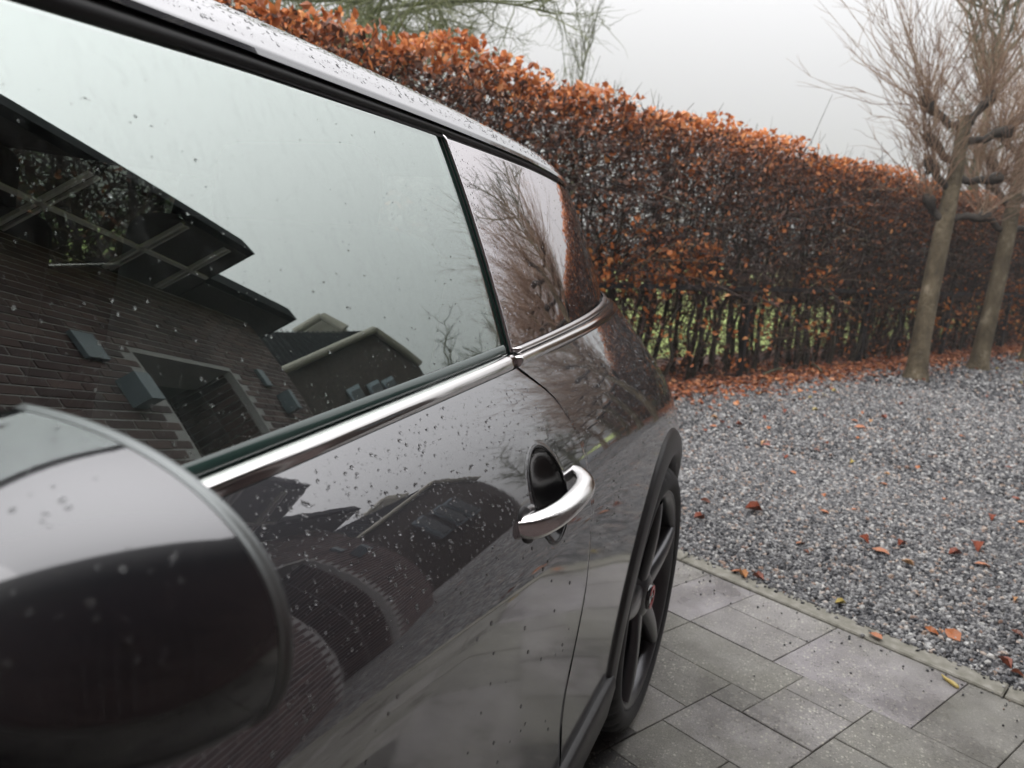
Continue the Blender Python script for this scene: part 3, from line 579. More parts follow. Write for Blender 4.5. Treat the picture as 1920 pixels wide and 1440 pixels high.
def dome(c, n, rad):
    a = np.cross(n, np.array([.13, .4, .9])); a /= np.linalg.norm(a, axis=1, keepdims=True); b = np.cross(n, a); k = len(c)
    an = np.linspace(0, 2*np.pi, 8, endpoint=False); el = rng.uniform(.85, 1.25, (k, 1, 1))
    ring = lambda f, h: c[:, None]+rad[:, None, None]*(f*(a[:, None]*np.cos(an)[None, :, None]*el+b[:, None]*np.sin(an)[None, :, None])+h*n[:, None])
    V = np.concatenate([ring(1.0, -.02), ring(.86, .24), ring(.5, .44), (c+n*rad[:, None]*.5)[:, None]], 1); i = np.arange(8); j = (i+1) % 8
    F4 = np.concatenate([np.stack([i, j, j+8, i+8], -1), np.stack([i+8, j+8, j+16, i+16], -1)]); F3 = np.stack([i+16, j+16, 0*i+24], -1)
    off = (np.arange(k)*25)[:, None, None]
    return V.reshape(-1, 3), (F4[None]+off).reshape(-1, 4).tolist()+(F3[None]+off).reshape(-1, 3).tolist()
def radii(n, lo=.0005, hi=.0024): return lo+(hi-lo)*rng.random(n)**4.5
# exterior mirrors
def mirror(sg):
    cx, cz, a_, b_, ex = -.330, .929, .1510, .0785, 2.25; an = np.linspace(0, 2*np.pi, 128, endpoint=False); XI = -.346
    ux = np.sign(np.cos(an))*np.abs(np.cos(an))**(2/ex)*a_; uz = np.sign(np.sin(an))*np.abs(np.sin(an))**(2/ex)*b_
    P = np.zeros((128, 30, 3))
    for j, f in enumerate(np.linspace(0, 1, 30)):
        a0_ = R(6); ang = a0_+f*(math.pi/2-a0_); s_ = .985*math.cos(ang)/math.cos(a0_); P[:, j] = np.stack([cx+ux*s_, 0*ux+.199-.112*(math.sin(ang)-math.sin(a0_))/(1-math.sin(a0_)), cz+uz*s_], -1)
    P[..., 0] = np.maximum(P[..., 0], XI); capP = P.copy()
    capo = grid_vf(P, closed_u=True)
    RP = np.zeros((128, 10, 3))
    for j, ph in enumerate(np.linspace(-.5*np.pi, 1.1*np.pi, 10)):
        s_ = .955+.045*(.5+.5*math.sin(ph)); s_ = .983+.017*math.sin(max(ph, -1.57)) if ph < 1.6 else .985; RP[:, j] = np.stack([cx+ux*s_, 0*ux+.1975+.004*(1-math.cos(ph+1.57)), cz+uz*s_], -1)
    RP[..., 0] = np.maximum(RP[..., 0], XI-.001); ring = grid_vf(RP, closed_u=True)
    GP = np.stack([np.stack([cx+ux*s_, 0*ux+.205, cz+uz*s_], -1) for s_ in (.95, .5, .0)], 1); GP[..., 0] = np.maximum(GP[..., 0], XI); gl = grid_vf(GP, closed_u=True)
    arm = box_vf((-.345, .2, .905), (.06, .06, .045))
    obs = []
    for nm, vf, mt in (('wing_mirror', capo, M['cap']), ('mirror_rim', ring, M['satin_dark']), ('mirror_glass', gl, M['mirrorglass']), ('mirror_arm', arm, M['black_gloss'])):
        V, F = np.asarray(vf[0]), vf[1]; F = F.tolist() if hasattr(F, 'tolist') else F
        if sg < 0: V = mir(V); F = [f[::-1] for f in F]
        obs.append(link(nm, mesh(nm, V, F, mt, nm != 'mirror_arm'), car if nm == 'wing_mirror' else obs[0]))
    if sg > 0:   # rain on the cap
        k_ = 260; fi, fj = rng.integers(0, 62, k_), rng.integers(1, 27, k_); p0, p1, p2 = capP[fi, fj], capP[fi+1, fj], capP[fi, fj+1]; ff = rng.random((k_, 2)); c_ = p0+(p1-p0)*ff[:, :1]+(p2-p0)*ff[:, 1:]
        nn = np.cross(p1-p0, p2-p0); ln = np.linalg.norm(nn, axis=1, keepdims=True); ok = (ln[:, 0] > 1e-9) & (c_[:, 0] > XI+.004); c_, nn = c_[ok], nn[ok]/ln[ok]; sgn = np.sign(np.sum(nn*(c_-np.array((cx, .2, cz))), 1, keepdims=True)); nn *= np.where(sgn == 0, 1, sgn)
        kind(link('raindrops', mesh('raindrops', *dome(c_, nn, radii(len(c_), .0006, .0018)), M['water'], True), obs[0]), 'stuff')
M['satin_dark'] = simple('grey_mirror_rim', (.22, .235, .235), .4, metal=.6)
mirror(1); mirror(-1)
# windscreen, rear window, A-pillars
wb, wt = [], []
def bez(a, b_, n): return np.linspace(a, b_, n)
e0 = np.array([float(gls(-.5, .95))-.02, -.62, .90]); e1 = np.array([float(gls(.02, 1.23))-.02, .02, 1.245])
ed = np.array([e0*(1-t_)+e1*t_ for t_ in np.linspace(0, 1, 14)]); part('windscreen', grid_vf(across(ed, .04, ybul=-.14)), M['glass'])
pl = np.stack([ed+np.array([.022, .05, .0]), ed+np.array([.028, .0, .005]), ed+np.array([0, -.02, .008])], 1); part('front_pillar', grid_vf(pl), M['black_gloss'], both=True)
e0 = np.array([float(gls(1.6, 1.22))-.05, 1.66, 1.235]); e1 = np.array([float(body(2.1, .93))-.04, 2.12, .96]); ed = np.array([e0*(1-t_)+e1*t_ for t_ in np.linspace(0, 1, 14)])
part('rear_window', grid_vf(across(ed, .03, ybul=.05)), M['privacy'])
# roof aerial
part('aerial', tube_batch(np.array([[(-1.0, 1.54, 1.30), (-1.0, 1.545, 1.36), (-1.0, 1.56, 1.455)]]), np.array([[.006, .0035, .0025]]), 8), M['rubber'])
# cabin
def rbox(c, s, bev=.03, seg=3, rx=0):
    import bmesh
    bm = bmesh.new(); bmesh.ops.create_cube(bm, size=1); bmesh.ops.scale(bm, vec=s, verts=bm.verts); bmesh.ops.bevel(bm, geom=list(bm.edges), offset=bev, segments=seg, profile=.6, affect='EDGES')
    bmesh.ops.rotate(bm, cent=(0, 0, 0), matrix=Matrix.Rotation(rx, 3, 'X'), verts=bm.verts); bmesh.ops.translate(bm, vec=c, verts=bm.verts); bm.verts.index_update()
    V = np.array([v.co[:] for v in bm.verts]); F = [tuple(v.index for v in f.verts) for f in bm.faces]; bm.free(); return V, F
for sx in (-.70, -1.50):
    s = part('front_seat', merge([rbox((sx, .38, .50), (.50, .50, .16), .05), rbox((sx, .70, .80), (.50, .13, .62), .05, rx=R(-14))]), M['seat'])
    part('headrest', rbox((sx, .80, 1.135), (.26, .09, .16), .045, 4, R(-10)), M['seat'], s)
s = part('rear_bench', merge([rbox((XC, 1.18, .52), (1.2, .46, .18), .05), rbox((XC, 1.48, .78), (1.2, .12, .52), .05, rx=R(-16))]), M['seat'])
for sx in (-.78, -1.42): part('headrest', rbox((sx, 1.56, 1.06), (.25, .08, .13), .04, 4, R(-12)), M['seat'], s)
part('dashboard', rbox((XC, -.38, .84), (1.36, .36, .24), .06, 3), M['cabin'])
aa = np.linspace(0, 2*np.pi, 40, endpoint=False); ringp = np.stack([-.70+.18*np.cos(aa), -.10-.18*np.sin(aa)*.45, .92+.18*np.sin(aa)*.9], -1); ringp = np.concatenate([ringp, ringp[:2]])
part('steering_wheel', tube_batch(ringp[None], np.full((1, 42), .015), 8), M['cabin'])
part('cabin_floor', merge([box_vf((XC, .6, .30), (1.4, 2.4, .04)), box_vf((X0-.12, .25, .60), (.03, 1.5, .58)), box_vf((2*XC-X0+.12, .25, .60), (.03, 1.5, .58)), box_vf((XC, 1.85, .62), (1.1, .5, .5))]), M['cabin'], smooth=False)
part('parcel_shelf', box_vf((XC, 1.80, .90), (1.1, .46, .02)), M['beige'], smooth=False)
# rain drops as low domes on the panels
n = 2600; z = .78+(.93-.78)*rng.random(n)**.75; y = rng.uniform(.1, .83, n); k = (z < zb(y)-.004) & (y < seam(z)-.01) & (((y-CUPY)/CUA)**2+((z-CUPZ)/CUB)**2 > 1.05); yz = np.stack([y, z], -1)[k]
n2 = 130; y2 = rng.uniform(.15, .85, n2); z2 = rng.uniform(.45, .78, n2); yz = np.concatenate([yz, np.stack([y2, z2], -1)[(((y2-CUPY)/CUA)**2+((z2-CUPZ)/CUB)**2 > 1.05)]])
rd = radii(len(yz)); nb_ = len(yz); rd[nb_-60:] = rng.uniform(.0014, .0027, 60)
kind(part('raindrops', drops(body, yz, rd), M['water'], doorL), 'stuff')
n = 2600; z = .60+(.945-.60)*rng.random(n)**.6; y = rng.uniform(.93, 1.75, n); k = (z < zb(y)-.004) & (y > seam(z)+.01) & ((y-YH)**2+(z-.31)**2 > (RA+.01)**2); yz = np.stack([y, z], -1)[k]
kind(part('raindrops', drops(body, yz, radii(len(yz), .0006, .002)), M['water'], quarterL), 'stuff')
n = 900; y = rng.uniform(.05, .84, n); z = zt(y)+.006+(1.225-.97)*rng.random(n)**2.2; k = z < zg(y)-.005; yz = np.stack([y, z], -1)[k]
kind(part('raindrops', drops(gls, yz, radii(len(yz), .0005, .0016)), M['water'], doorL), 'stuff')
n = 800; y = np.concatenate([.866+rng.exponential(.03, n//2), rng.uniform(.87, 1.4, n//2)]); z = rng.uniform(.965, 1.23, n); k = (y < 1.42) & (z < zg(y)-.005) & (z > zt(y)+.003); yz = np.stack([y, z], -1)[k]
kind(part('raindrops', drops(gls, yz, radii(len(yz), .0006, .0018), .0015), M['water'], quarterL), 'stuff')
n = 1500; fi = rng.integers(8, 60, n); fj = rng.integers(9, 30, n); ff = rng.random((n, 2))[..., None]
p00, p10, p01 = half[fi, fj], half[fi+1, fj], half[fi, fj+1]; c_ = p00+(p10-p00)*ff[:, 0]+(p01-p00)*ff[:, 1]; nn = np.cross(p10-p00, p01-p00); nn /= np.linalg.norm(nn, axis=1, keepdims=True); nn *= np.sign(nn[:, 2:3])
kind(part('raindrops', dome(c_, nn, radii(n, .0006, .0026)), M['water'], roof), 'stuff')

# ------------------------------------------------------------------ beech hedge
M['stem'] = varied('hedge_stem_bark', [(.3, (.018, .016, .012)), (.6, (.035, .030, .020)), (.8, (.06, .06, .035))], 14, .8, .4, 90, .006, stretch=(1, 1, .25))
M['twig'] = island('hedge_twigs', [(0, (.022, .013, .012)), (.6, (.048, .026, .022)), (.88, (.085, .052, .036)), (1, (.17, .13, .08))], .6)
M['rust'] = island('rust_beech_leaf', [(0, (.22, .066, .022)), (.3, (.48, .145, .038)), (.7, (.68, .235, .065)), (1, (.76, .38, .15))], .5, trans=.3)
M['rust1'] = island('rust_single_leaf', [(0, (.22, .065, .022)), (.5, (.46, .145, .045)), (1, (.66, .28, .11))], .42, src='obj', trans=.3)
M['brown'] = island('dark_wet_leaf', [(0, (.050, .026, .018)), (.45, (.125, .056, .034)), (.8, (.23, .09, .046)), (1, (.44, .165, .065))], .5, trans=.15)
hedge = thing('beech_hedge', 'tall clipped beech hedge with rust brown winter leaves behind the car', 'hedge', tuple(hp(0, -.3, 0)))
S0, S1 = -8.0, 14.0
first = True; k_ = 0
s = S0
while s < S1:
    for row in (0, 1, 2):
        ss = s+random.uniform(-.07, .07)+row*.11; d = -.20-.19*row+random.uniform(-.05, .05); hgt = random.uniform(1.7, 2.05)
        K = 9; zz = np.linspace(-.02, hgt, K); wob = np.cumsum(np.random.default_rng(k_).normal(0, .035, (K, 2)), 0); wob -= wob[0]
        P = np.stack([H0[0]+HD[0]*ss+HN[0]*d+wob[:, 0], H0[1]+HD[1]*ss+HN[1]*d+wob[:, 1], zz], -1)[None]
        r0 = random.uniform(.014, .032); rad = (r0*(1-.75*np.linspace(0, 1, K)**1.2))[None]; rad[0, 0] *= 1.35
        vs_ = [tube_batch(P, rad, 7)]
        nb = random.randint(2, 4); bi = rng.integers(2, K-1, nb); D = rng.normal(0, .5, (nb, 3)); D[:, 2] = rng.uniform(.6, 1.3, nb)
        vs_.append(tube_batch(curves(P[0, bi], D, rng.uniform(.25, .5, nb), 5, .15, .03), np.linspace(1, .35, 5)[None]*np.full((nb, 1), r0*.45), 5))
        V, F = merge(vs_); link('stem', mesh('stem', V, F, M['stem'], True), hedge); k_ += 1
    s += random.uniform(.22, .32) if -4.5 < s < 9 else .5
# twigs
def hpos(n, s0, s1, d0, d1, z): return hpa(rng.uniform(s0, s1, n), rng.uniform(d0, d1, n), z)
n = 21000; S = hpos(n, S0, S1, -.62, .0, .65+1.35*rng.random(n)**.8); D = rng.normal(0, 1, (n, 3)); D[:, 2] = D[:, 2]*.7+.45
vt = [tube_batch(curves(S, D, np.minimum(rng.uniform(.18, .55, n), np.maximum(.08, (2.24-S[:, 2])*.8)), 4, .38, .05), np.array([1, .8, .6, .3])[None]*rng.uniform(.0025, .0065, (n, 1)), 3)]
n = 12000; S = hpos(n, S0, S1, -.75, -.05, rng.uniform(.05, 1.25, n)); D = rng.normal(0, 1, (n, 3)); D[:, 2] += .3
vt.append(tube_batch(curves(S, D, rng.uniform(.2, .5, n), 4, .4, .06), np.array([1, .8, .6, .3])[None]*rng.uniform(.002, .005, (n, 1)), 3))
n = 600; S = hpos(n, S0, S1, -.5, -.05, rng.uniform(1.95, 2.10, n)); D = rng.normal(0, .45, (n, 3)); D[:, 2] = 1
vt.append(tube_batch(curves(S, D, rng.uniform(.06, .18, n), 4, .3, .05), np.array([1, .8, .5, .3])[None]*rng.uniform(.0015, .003, (n, 1)), 3))
kind(link('twigs', mesh('twigs', *merge(vt), M['twig'], True), hedge), 'stuff')
# dark brown leaves filling the upper half, thinning downwards
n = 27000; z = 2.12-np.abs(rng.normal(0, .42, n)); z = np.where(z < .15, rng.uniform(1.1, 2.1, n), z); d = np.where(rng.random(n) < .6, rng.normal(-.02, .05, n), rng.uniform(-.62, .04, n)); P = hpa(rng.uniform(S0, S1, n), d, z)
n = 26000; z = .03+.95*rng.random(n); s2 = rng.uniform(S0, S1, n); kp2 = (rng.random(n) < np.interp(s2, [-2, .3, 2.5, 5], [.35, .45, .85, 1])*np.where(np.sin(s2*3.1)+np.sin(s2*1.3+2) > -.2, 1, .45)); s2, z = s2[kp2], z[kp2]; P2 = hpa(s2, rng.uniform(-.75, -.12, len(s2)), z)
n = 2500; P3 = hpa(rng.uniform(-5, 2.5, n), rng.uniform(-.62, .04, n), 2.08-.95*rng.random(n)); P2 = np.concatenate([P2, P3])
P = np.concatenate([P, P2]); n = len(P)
kind(link('dark_leaves', mesh('dark_leaves', *leaves_vf(P, rng.uniform(.03, .058, n), rand_rot(n)), M['brown']), hedge), 'stuff')
# rust leaves: crest, scattered clumps lower down
def bumpz(s): return .035*np.sin(s*2.1)+.03*np.sin(s*5.3+1)+.02*np.sin(s*9.7)
n = 15000; s_ = rng.uniform(S0, S1, n); z = 2.18+bumpz(s_)-np.abs(rng.normal(0, 1, n))*np.interp(s_, [-4, 2, 6], [.10, .12, .19]); P = hpa(s_, rng.uniform(-.62, .06, n), z); V1 = leaves_vf(P, rng.uniform(.035, .068, n), rand_rot(n))
cl = []
for k in range(270):
    s_ = random.uniform(-4, 12); zc = random.choice([random.uniform(.1, 1.1), random.uniform(.4, 1.15), random.uniform(1.1, 1.9)]); m_ = random.randint(4, 14); cl.append(hpa(s_+rng.normal(0, .07, m_), -.05+rng.normal(0, .08, m_), zc+rng.normal(0, .06, m_)))
for k in range(44):   # denser orange patch just behind the car's tail
    s_ = random.uniform(-1.2, .6); cl.append(hpa(s_+rng.normal(0, .09, 14), -.12+rng.normal(0, .1, 14), random.uniform(.85, 1.25)+rng.normal(0, .07, 14)))
cl = np.concatenate(cl); V2 = leaves_vf(cl, rng.uniform(.04, .065, len(cl)), rand_rot(len(cl)))
kind(link('rust_leaves', mesh('rust_leaves', *merge([V1, V2]), M['rust']), hedge), 'stuff')
# the largest leaves one by one: along the crest nearest the camera
LM = []
for k in range(4):
    L = LEAF.copy(); L[:, 2] *= random.uniform(1, 3); L[:, 1] *= random.uniform(.8, 1.15); LM.append(mesh('leaf', L, LEAFF, M['rust1']))
RT = rand_rot(300)
for k in range(300):
    s_ = -3.9+3.6*random.random()**1.3; p = hpa(np.array([s_]), np.array([random.uniform(-.2, .10)]), np.array([2.19+float(bumpz(s_))-abs(random.gauss(0, .11))]))[0]
    o = bpy.data.objects.new('leaf', LM[k % 4]); col.objects.link(o); o.parent = hedge
    sz = random.uniform(.055, .085); o.matrix_parent_inverse = Matrix.Translation(-hedge.location)
    o.matrix_basis = Matrix.Translation(p) @ Matrix(RT[k].tolist()).to_4x4() @ Matrix.Scale(sz, 4)
# evergreen sprigs among the stems
M['green'] = island('green_shrub_leaf', [(0, (.035, .06, .018)), (.6, (.075, .12, .035)), (1, (.15, .20, .065))], .5)
# leaf litter at the foot of the hedge
M['litter'] = island('wet_leaf_litter', [(0, (.08, .028, .018)), (.4, (.22, .07, .032)), (.75, (.40, .135, .05)), (1, (.55, .25, .11))], .45)
n = 15000; s_ = rng.uniform(-5, 13, n); d = np.where(rng.random(n) < .5, rng.uniform(-.7, .2, n), np.abs(rng.normal(0, .25, n))); P = hpa(s_, d, rng.uniform(0, .025, n)); k = ((P[:, :2]-KO)@KN < -.1); P = P[k]
kind(link('leaf_litter', mesh('leaf_litter', *leaves_vf(P, rng.uniform(.035, .065, len(P)), flat_rot(len(P), .4)), M['litter'])), 'stuff')['label'] = 'rust brown beech leaf litter along the foot of the hedge'
soil = kind(link('soil_strip', mesh('soil_strip', np.array([hp(-9, .10, -.004), hp(15, .10, -.004), hp(15, -1.1, -.004), hp(-9, -1.1, -.004)]), [(3, 2, 1, 0)], varied('leafy_soil', [(.3, (.03, .016, .012)), (.7, (.10, .04, .025))], 30, .9))), 'structure')
# ------------------------------------------------------------------ metal rail fence in the hedge
M['iron'] = simple('black_iron', (.010, .011, .012), .5)
fence = thing('metal_fence', 'black metal rail fence running inside the beech hedge', 'fence', tuple(hp(0, -.75, 0)))
fd = -.06
a, b_ = hp(-7, fd, .835), hp(13, fd, .835); L_r = float(np.linalg.norm(b_-a)); cen = (a+b_)/2; ang = math.atan2(HD[1], HD[0])
part('rail', box_vf(cen, (L_r, .028, .040), ang), M['iron'], fence, smooth=False)
for s_ in np.arange(-6.2, 13, 2.4): c_ = hp(float(s_), fd, .42); part('post', box_vf(c_, (.045, .045, .86), ang), M['iron'], fence, smooth=False)
# ------------------------------------------------------------------ trees
M['bark'] = varied('olive_lime_bark', [(.25, (.040, .030, .018)), (.45, (.090, .070, .042)), (.6, (.14, .112, .070)), (.76, (.32, .27, .20))], 9, .85, .9, 45, .03, stretch=(1, 1, .5))
M['knob'] = varied('dark_pollard_limb', [(.3, (.014, .011, .009)), (.7, (.050, .041, .032))], 14, .85, .6, 60, .02)
M['shoot'] = island('reddish_pollard_shoots', [(0, (.13, .075, .05)), (.5, (.21, .125, .08)), (1, (.29, .21, .14))], .7)
M['shoot2'] = island('grey_green_twigs', [(0, (.05, .05, .03)), (.6, (.09, .095, .055)), (1, (.14, .14, .10))], .75)
M['moss'] = island('mossy_green_branches', [(0, (.07, .08, .03)), (.6, (.13, .15, .06)), (1, (.20, .21, .11))], .8)
rowd = np.array((.467, .884))
def pollard(loc, label, seed, group):
    r = np.random.default_rng(seed); t = thing('pollard_tree', label, 'tree', (loc[0], loc[1], 0), group)
    base = np.array((loc[0], loc[1], 0.)); zz = np.array([-.02, .12, .4, .8, 1.2, 1.6, 2.0, 2.3, 2.5, 2.6]); rad = np.array([.135, .102, .090, .087, .084, .080, .070, .062, .06, .045])
    wv = np.stack([.012*np.sin(zz*2.1+seed), .012*np.sin(zz*1.7+1), zz], -1); part('trunk', tube_batch((base+wv)[None], rad[None], 18), M['bark'], t)
    limbs, heads = [], []
    spec = [(1.60, -1, .26, .26), (1.93, -1, .28, .26), (2.16, -1, .30, .28), (2.48, -1, .36, .28), (1.64, 1, .40, .05), (1.98, 1, .42, .06), (2.36, 1, .40, .12), (2.52, 1, .22, .30)]
    for z0, sd, ln, rise in spec:
        dv = np.array((sd*ln*1.05, .15*sd*ln, 0)); dv[:2] += r.normal(0, .03, 2)
        p0 = base+np.array((0, 0, z0)); K = 7; f = np.linspace(0, 1, K)[:, None]; P = p0+dv*f+np.array((0, 0, rise))*f**1.5+np.r_[np.zeros((1, 3)), r.normal(0, .012, (K-1, 3))]
        limbs.append(tube_batch(P[None], np.array([[.054, .040, .034, .035, .044, .060, .036]]), 9)); heads.append((P[-2], dv))
        for q in range(5):  # burr lumps on each fist
            c_ = P[-2]+r.normal(0, .022, 3); limbs.append(tube_batch(np.stack([c_-np.array((0, 0, .03)), c_, c_+np.array((0, 0, .03))])[None], np.array([[.012, .034, .010]]), 7))
    part('limb', merge(limbs), M['knob'], t)
    vs_ = []
    for hi, (c_, dv) in enumerate(heads):
        n = 36 if hi not in (3, 7) else 62; D = r.normal(0, .55, (n, 3)); D[:, 2] = np.abs(r.normal(1.0, .35, n)); D[:, :2] += dv[:2]*1.5*(1 if hi not in (3, 7) else .5)
        L = r.uniform(.6, 1.35, n)*(1.2 if hi in (3, 7) else .72); P = curves(c_+r.normal(0, .03, (n, 3)), D, L, 6, .10, .018, .12)
        vs_.append(tube_batch(P, np.array([1, .85, .7, .55, .4, .25])[None]*r.uniform(.003, .0048, (n, 1)), 4))
        m_ = n*4; pi = r.integers(0, n, m_); pj = r.integers(2, 5, m_); S = P[pi, pj]; D2 = P[pi, np.minimum(pj+1, 5)]-S; D2 /= np.linalg.norm(D2, axis=1, keepdims=True); D2 += r.normal(0, .35, (m_, 3)); D2[:, 2] += .2
        vs_.append(tube_batch(curves(S, D2, r.uniform(.15, .45, m_), 4, .15, .03), np.array([1, .8, .6, .3])[None]*r.uniform(.002, .0035, (m_, 1)), 3))
    kind(part('shoots', merge(vs_), M['shoot'], t), 'stuff'); return t
GP_ = 'pollarded trees in a row beside the hedge'
pollard((1.01, 8.23), 'nearer pollarded tree with knobbly stub limbs rising from the gravel', 3, GP_)
pollard((1.84, 9.80), 'second pollarded tree with slimmer trunk, half behind the nearer one at the frame edge', 5, GP_)
pollard((2.67, 11.37), 'third pollarded tree, farther back along the hedge', 8, GP_)
pollard((3.50, 12.94), 'farthest pollarded tree at the end of the row', 12, GP_)
def bare_tree(name, label, loc, h, spread, seed, mat, trunk_r=.12, levels=3, nb=(9, 6, 6), droop=0.0, group=None, lean=(0, 0), up=.75, first=.3, tw=.004, kcut=1.0):
    r = np.random.default_rng(seed); t = thing(name, label, 'tree', loc, group); base = np.array(loc, float); K = 9; f = np.linspace(0, 1, K)
    P = base+np.stack([lean[0]*f**1.3*h, lean[1]*f**1.3*h, f*h], -1); P[1:-1, :2] += r.normal(0, .02*h*.3, (K-2, 2)); part('trunk', tube_batch(P[None], (trunk_r*(1-.85*f))[None], 12), mat, t)
    cur = [(P, trunk_r)]; vs_ = []; Pa = P[None]; rad0 = trunk_r
    for lv in range(levels):
        S, D, L = [], [], []
        n, k = Pa.shape[:2]; m_ = n*nb[lv]; pi = np.repeat(np.arange(n), nb[lv]); f = r.uniform(first if lv == 0 else .25, .98, m_)*(k-1); lo = np.minimum(f.astype(int), k-2); fr = (f-lo)[:, None]
        S = Pa[pi, lo]*(1-fr)+Pa[pi, lo+1]*fr; T = Pa[pi, lo+1]-Pa[pi, lo]; T /= np.linalg.norm(T, axis=1, keepdims=True); plen = np.linalg.norm(Pa[pi, -1]-Pa[pi, 0], axis=1)
        D = T*(.5 if lv else .25)+r.normal(0, .6, (m_, 3)); D[:, 2] += (up-.5)*1.2-droop*lv*.5
        L = (spread if lv == 0 else 1)*plen*r.uniform(.35, .65, m_)*(1 if lv == 0 else .8); rad0 = max(rad0*.42, tw)
        global rng; old = rng; rng = r; Pn = curves(S, D, L, 6, .16, .03, .1-droop*.4); rng = old
        vs_.append(tube_batch(Pn, np.array([1, .85, .7, .55, .4, .25])[None]*rad0*r.uniform(.6, 1, (m_, 1)), 5 if lv == 0 else 3)); Pa = Pn
    kind(part('branches', merge(vs_), mat, t), 'stuff'); return t
bare_tree('mossy_tree', 'spreading bare tree with mossy green branches rising behind the hedge above the car roof', (-7.9, 10.4, 0), 6.4, 1.08, 21, M['moss'], .11, 3, (34, 15, 15), .3, None, (.10, -.03), .62, .35, .0045)
bare_tree('birch_sapling', 'slender pale bare tree fading in mist behind the hedge', (-6.3, 17.5, 0), 6.6, .32, 22, M['shoot2'], .06, 3, (22, 6, 4), 0, None, (0, 0), 1.3, .3, .005)
bare_tree('hazy_tree', 'tall grey green bare tree in mist behind the pollarded trees', (2.5, 17.5, 0), 7.2, .42, 23, M['shoot2'], .14, 3, (24, 9, 7), 0, None, (0, 0), 1.0, .25, .006)
# far beech hedge beyond the lawn
n = 9000; s_ = rng.uniform(-14, 30, n); P = hpa(s_, -6+rng.normal(0, .3, n), 1.15*rng.random(n)**.8); fh = tag(kind(link('far_hedge', mesh('far_hedge', *leaves_vf(P, rng.uniform(.08, .2, n), rand_rot(n)), M['brown'])), 'thing'), 'distant low brown hedge across the misty lawn', 'hedge')
# evergreen shrubs beyond the fence
def shrub(loc, rx, rz, n, label, mat):
    p = rng.normal(0, 1, (n, 3)); p /= np.linalg.norm(p, axis=1, keepdims=True); p *= rng.uniform(.55, 1.05, (n, 1))*np.array((rx, rx, rz)); p += np.array(loc)+np.array((0, 0, rz)); p = p[p[:, 2] > .02]
    return tag(link('green_shrub', mesh('green_shrub', *leaves_vf(p, rng.uniform(.04, .08, len(p)), rand_rot(len(p))), mat)), label, 'shrub')
c_ = hp(-.5, -1.4, 0); shrub(c_, .5, .58, 1400, 'dark evergreen shrub seen through the stems just behind the tail of the car', M['green'])
for k_, (s_, lab) in enumerate(((-3.2, 'green bush beyond the hedge seen through the car windows'), (-4.6, 'larger green bush beyond the hedge nearer the front of the car'))): c_ = hp(s_, -1.6, 0); shrub(c_, .8, .75, 1800, lab, M['green'])
# ------------------------------------------------------------------ brick house on the near side, mirrored in the car
hu = np.array((math.sin(R(27)), math.cos(R(27)))); hw_ = np.array((hu[1], -hu[0])); hP = np.array((-.36, .40))
def T3(a, p, z): q = hP+hu*a+hw_*p; return (q[0], q[1], z)
def tbox(a0, a1, p0, p1, z0, z1):
    V = [T3(a0, p0, z0), T3(a1, p0, z0), T3(a1, p1, z0), T3(a0, p1, z0), T3(a0, p0, z1), T3(a1, p0, z1), T3(a1, p1, z1), T3(a0, p1, z1)]; return np.array(V), [(0, 1, 2, 3), (7, 6, 5, 4), (4, 5, 1, 0), (5, 6, 2, 1), (6, 7, 3, 2), (7, 4, 0, 3)]
M['mortar'] = simple('grey_mortar', (.40, .385, .38), .9)
M['brick'] = island('red_brown_brick', [(0, (.058, .034, .035)), (.5, (.092, .053, .052)), (1, (.138, .085, .078))], .8)
M['fascia'] = simple('anthracite_fascia', (.006, .008, .011), .9, spec=.1)
M['soffit'] = simple('dark_soffit', (.045, .039, .042), .8)
M['whitew'] = simple('white_painted_wood', (.72, .72, .72), .5)
M['navy'] = simple('dark_navy_door', (.012, .016, .026), .4)
M['lamp'] = simple('blue_grey_metal', (.16, .20, .23), .4)
WP_, ZS = 1.29, 3.45; OA, OB, OT = 3.08, 4.36, 2.52
house = thing('brick_house', 'red brown brick house with dark flat eaves standing beside the driveway', 'house', T3(1, 4, 0))
part('wall', merge([tbox(-6, OA, WP_+.0025, WP_+.3, 0, ZS), tbox(OA, OB, WP_+.0025, WP_+.3, OT, ZS), tbox(OB, 5.80, WP_+.0025, WP_+.3, 0, ZS), tbox(-6, 5.80, WP_+1.2, 8, 0, ZS), tbox(5.5, 5.80, WP_+.3, WP_+1.25, 0, ZS), tbox(OB+.0, OB+.25, WP_+.3, WP_+1.25, 0, ZS), tbox(OA-.25, OA, WP_+.3, WP_+1.25, 0, ZS)]), M['mortar'], house, smooth=False)
bv = []
ch = .0625; row = 0; z = .005
while z < ZS-.01:
    a = -6-.11*(row % 2)
    while a < 5.80:
        a0, a1 = a, min(a+.208, 5.805)
        if a1-a0 > .03 and not (a1 > OA and a0 < OB and z < OT):
            dv = random.uniform(0, .004); bv.append(tbox(a0, a1, WP_-dv, WP_+.05, z, z+ch-.013))
        a += .221
    a = WP_+.06
    while a < WP_+1.2: bv.append(tbox(OB-.012, OB+.05, a, a+.21, z, z+ch-.013)) if z < OT else None; a += .221
    z += ch; row += 1
kind(part('bricks', merge(bv), M['brick'], house, smooth=False), 'stuff')
part('garage_door', tbox(OA, OB-.02, WP_+1.05, WP_+1.1, 0, OT), M['navy'], house, smooth=False)
part('eaves', merge([tbox(-6, 4.5, .57, 8.2, ZS+.012, ZS+.20), tbox(4.5, 6.52, .99, 8.2, ZS+.012, ZS+.20)]), M['fascia'], house, smooth=False)
part('soffit', merge([tbox(-6, 4.47, .63, 1.6, ZS, ZS+.010), tbox(4.5, 6.45, 1.06, 1.6, ZS, ZS+.010)]), M['soffit'], house, smooth=False)
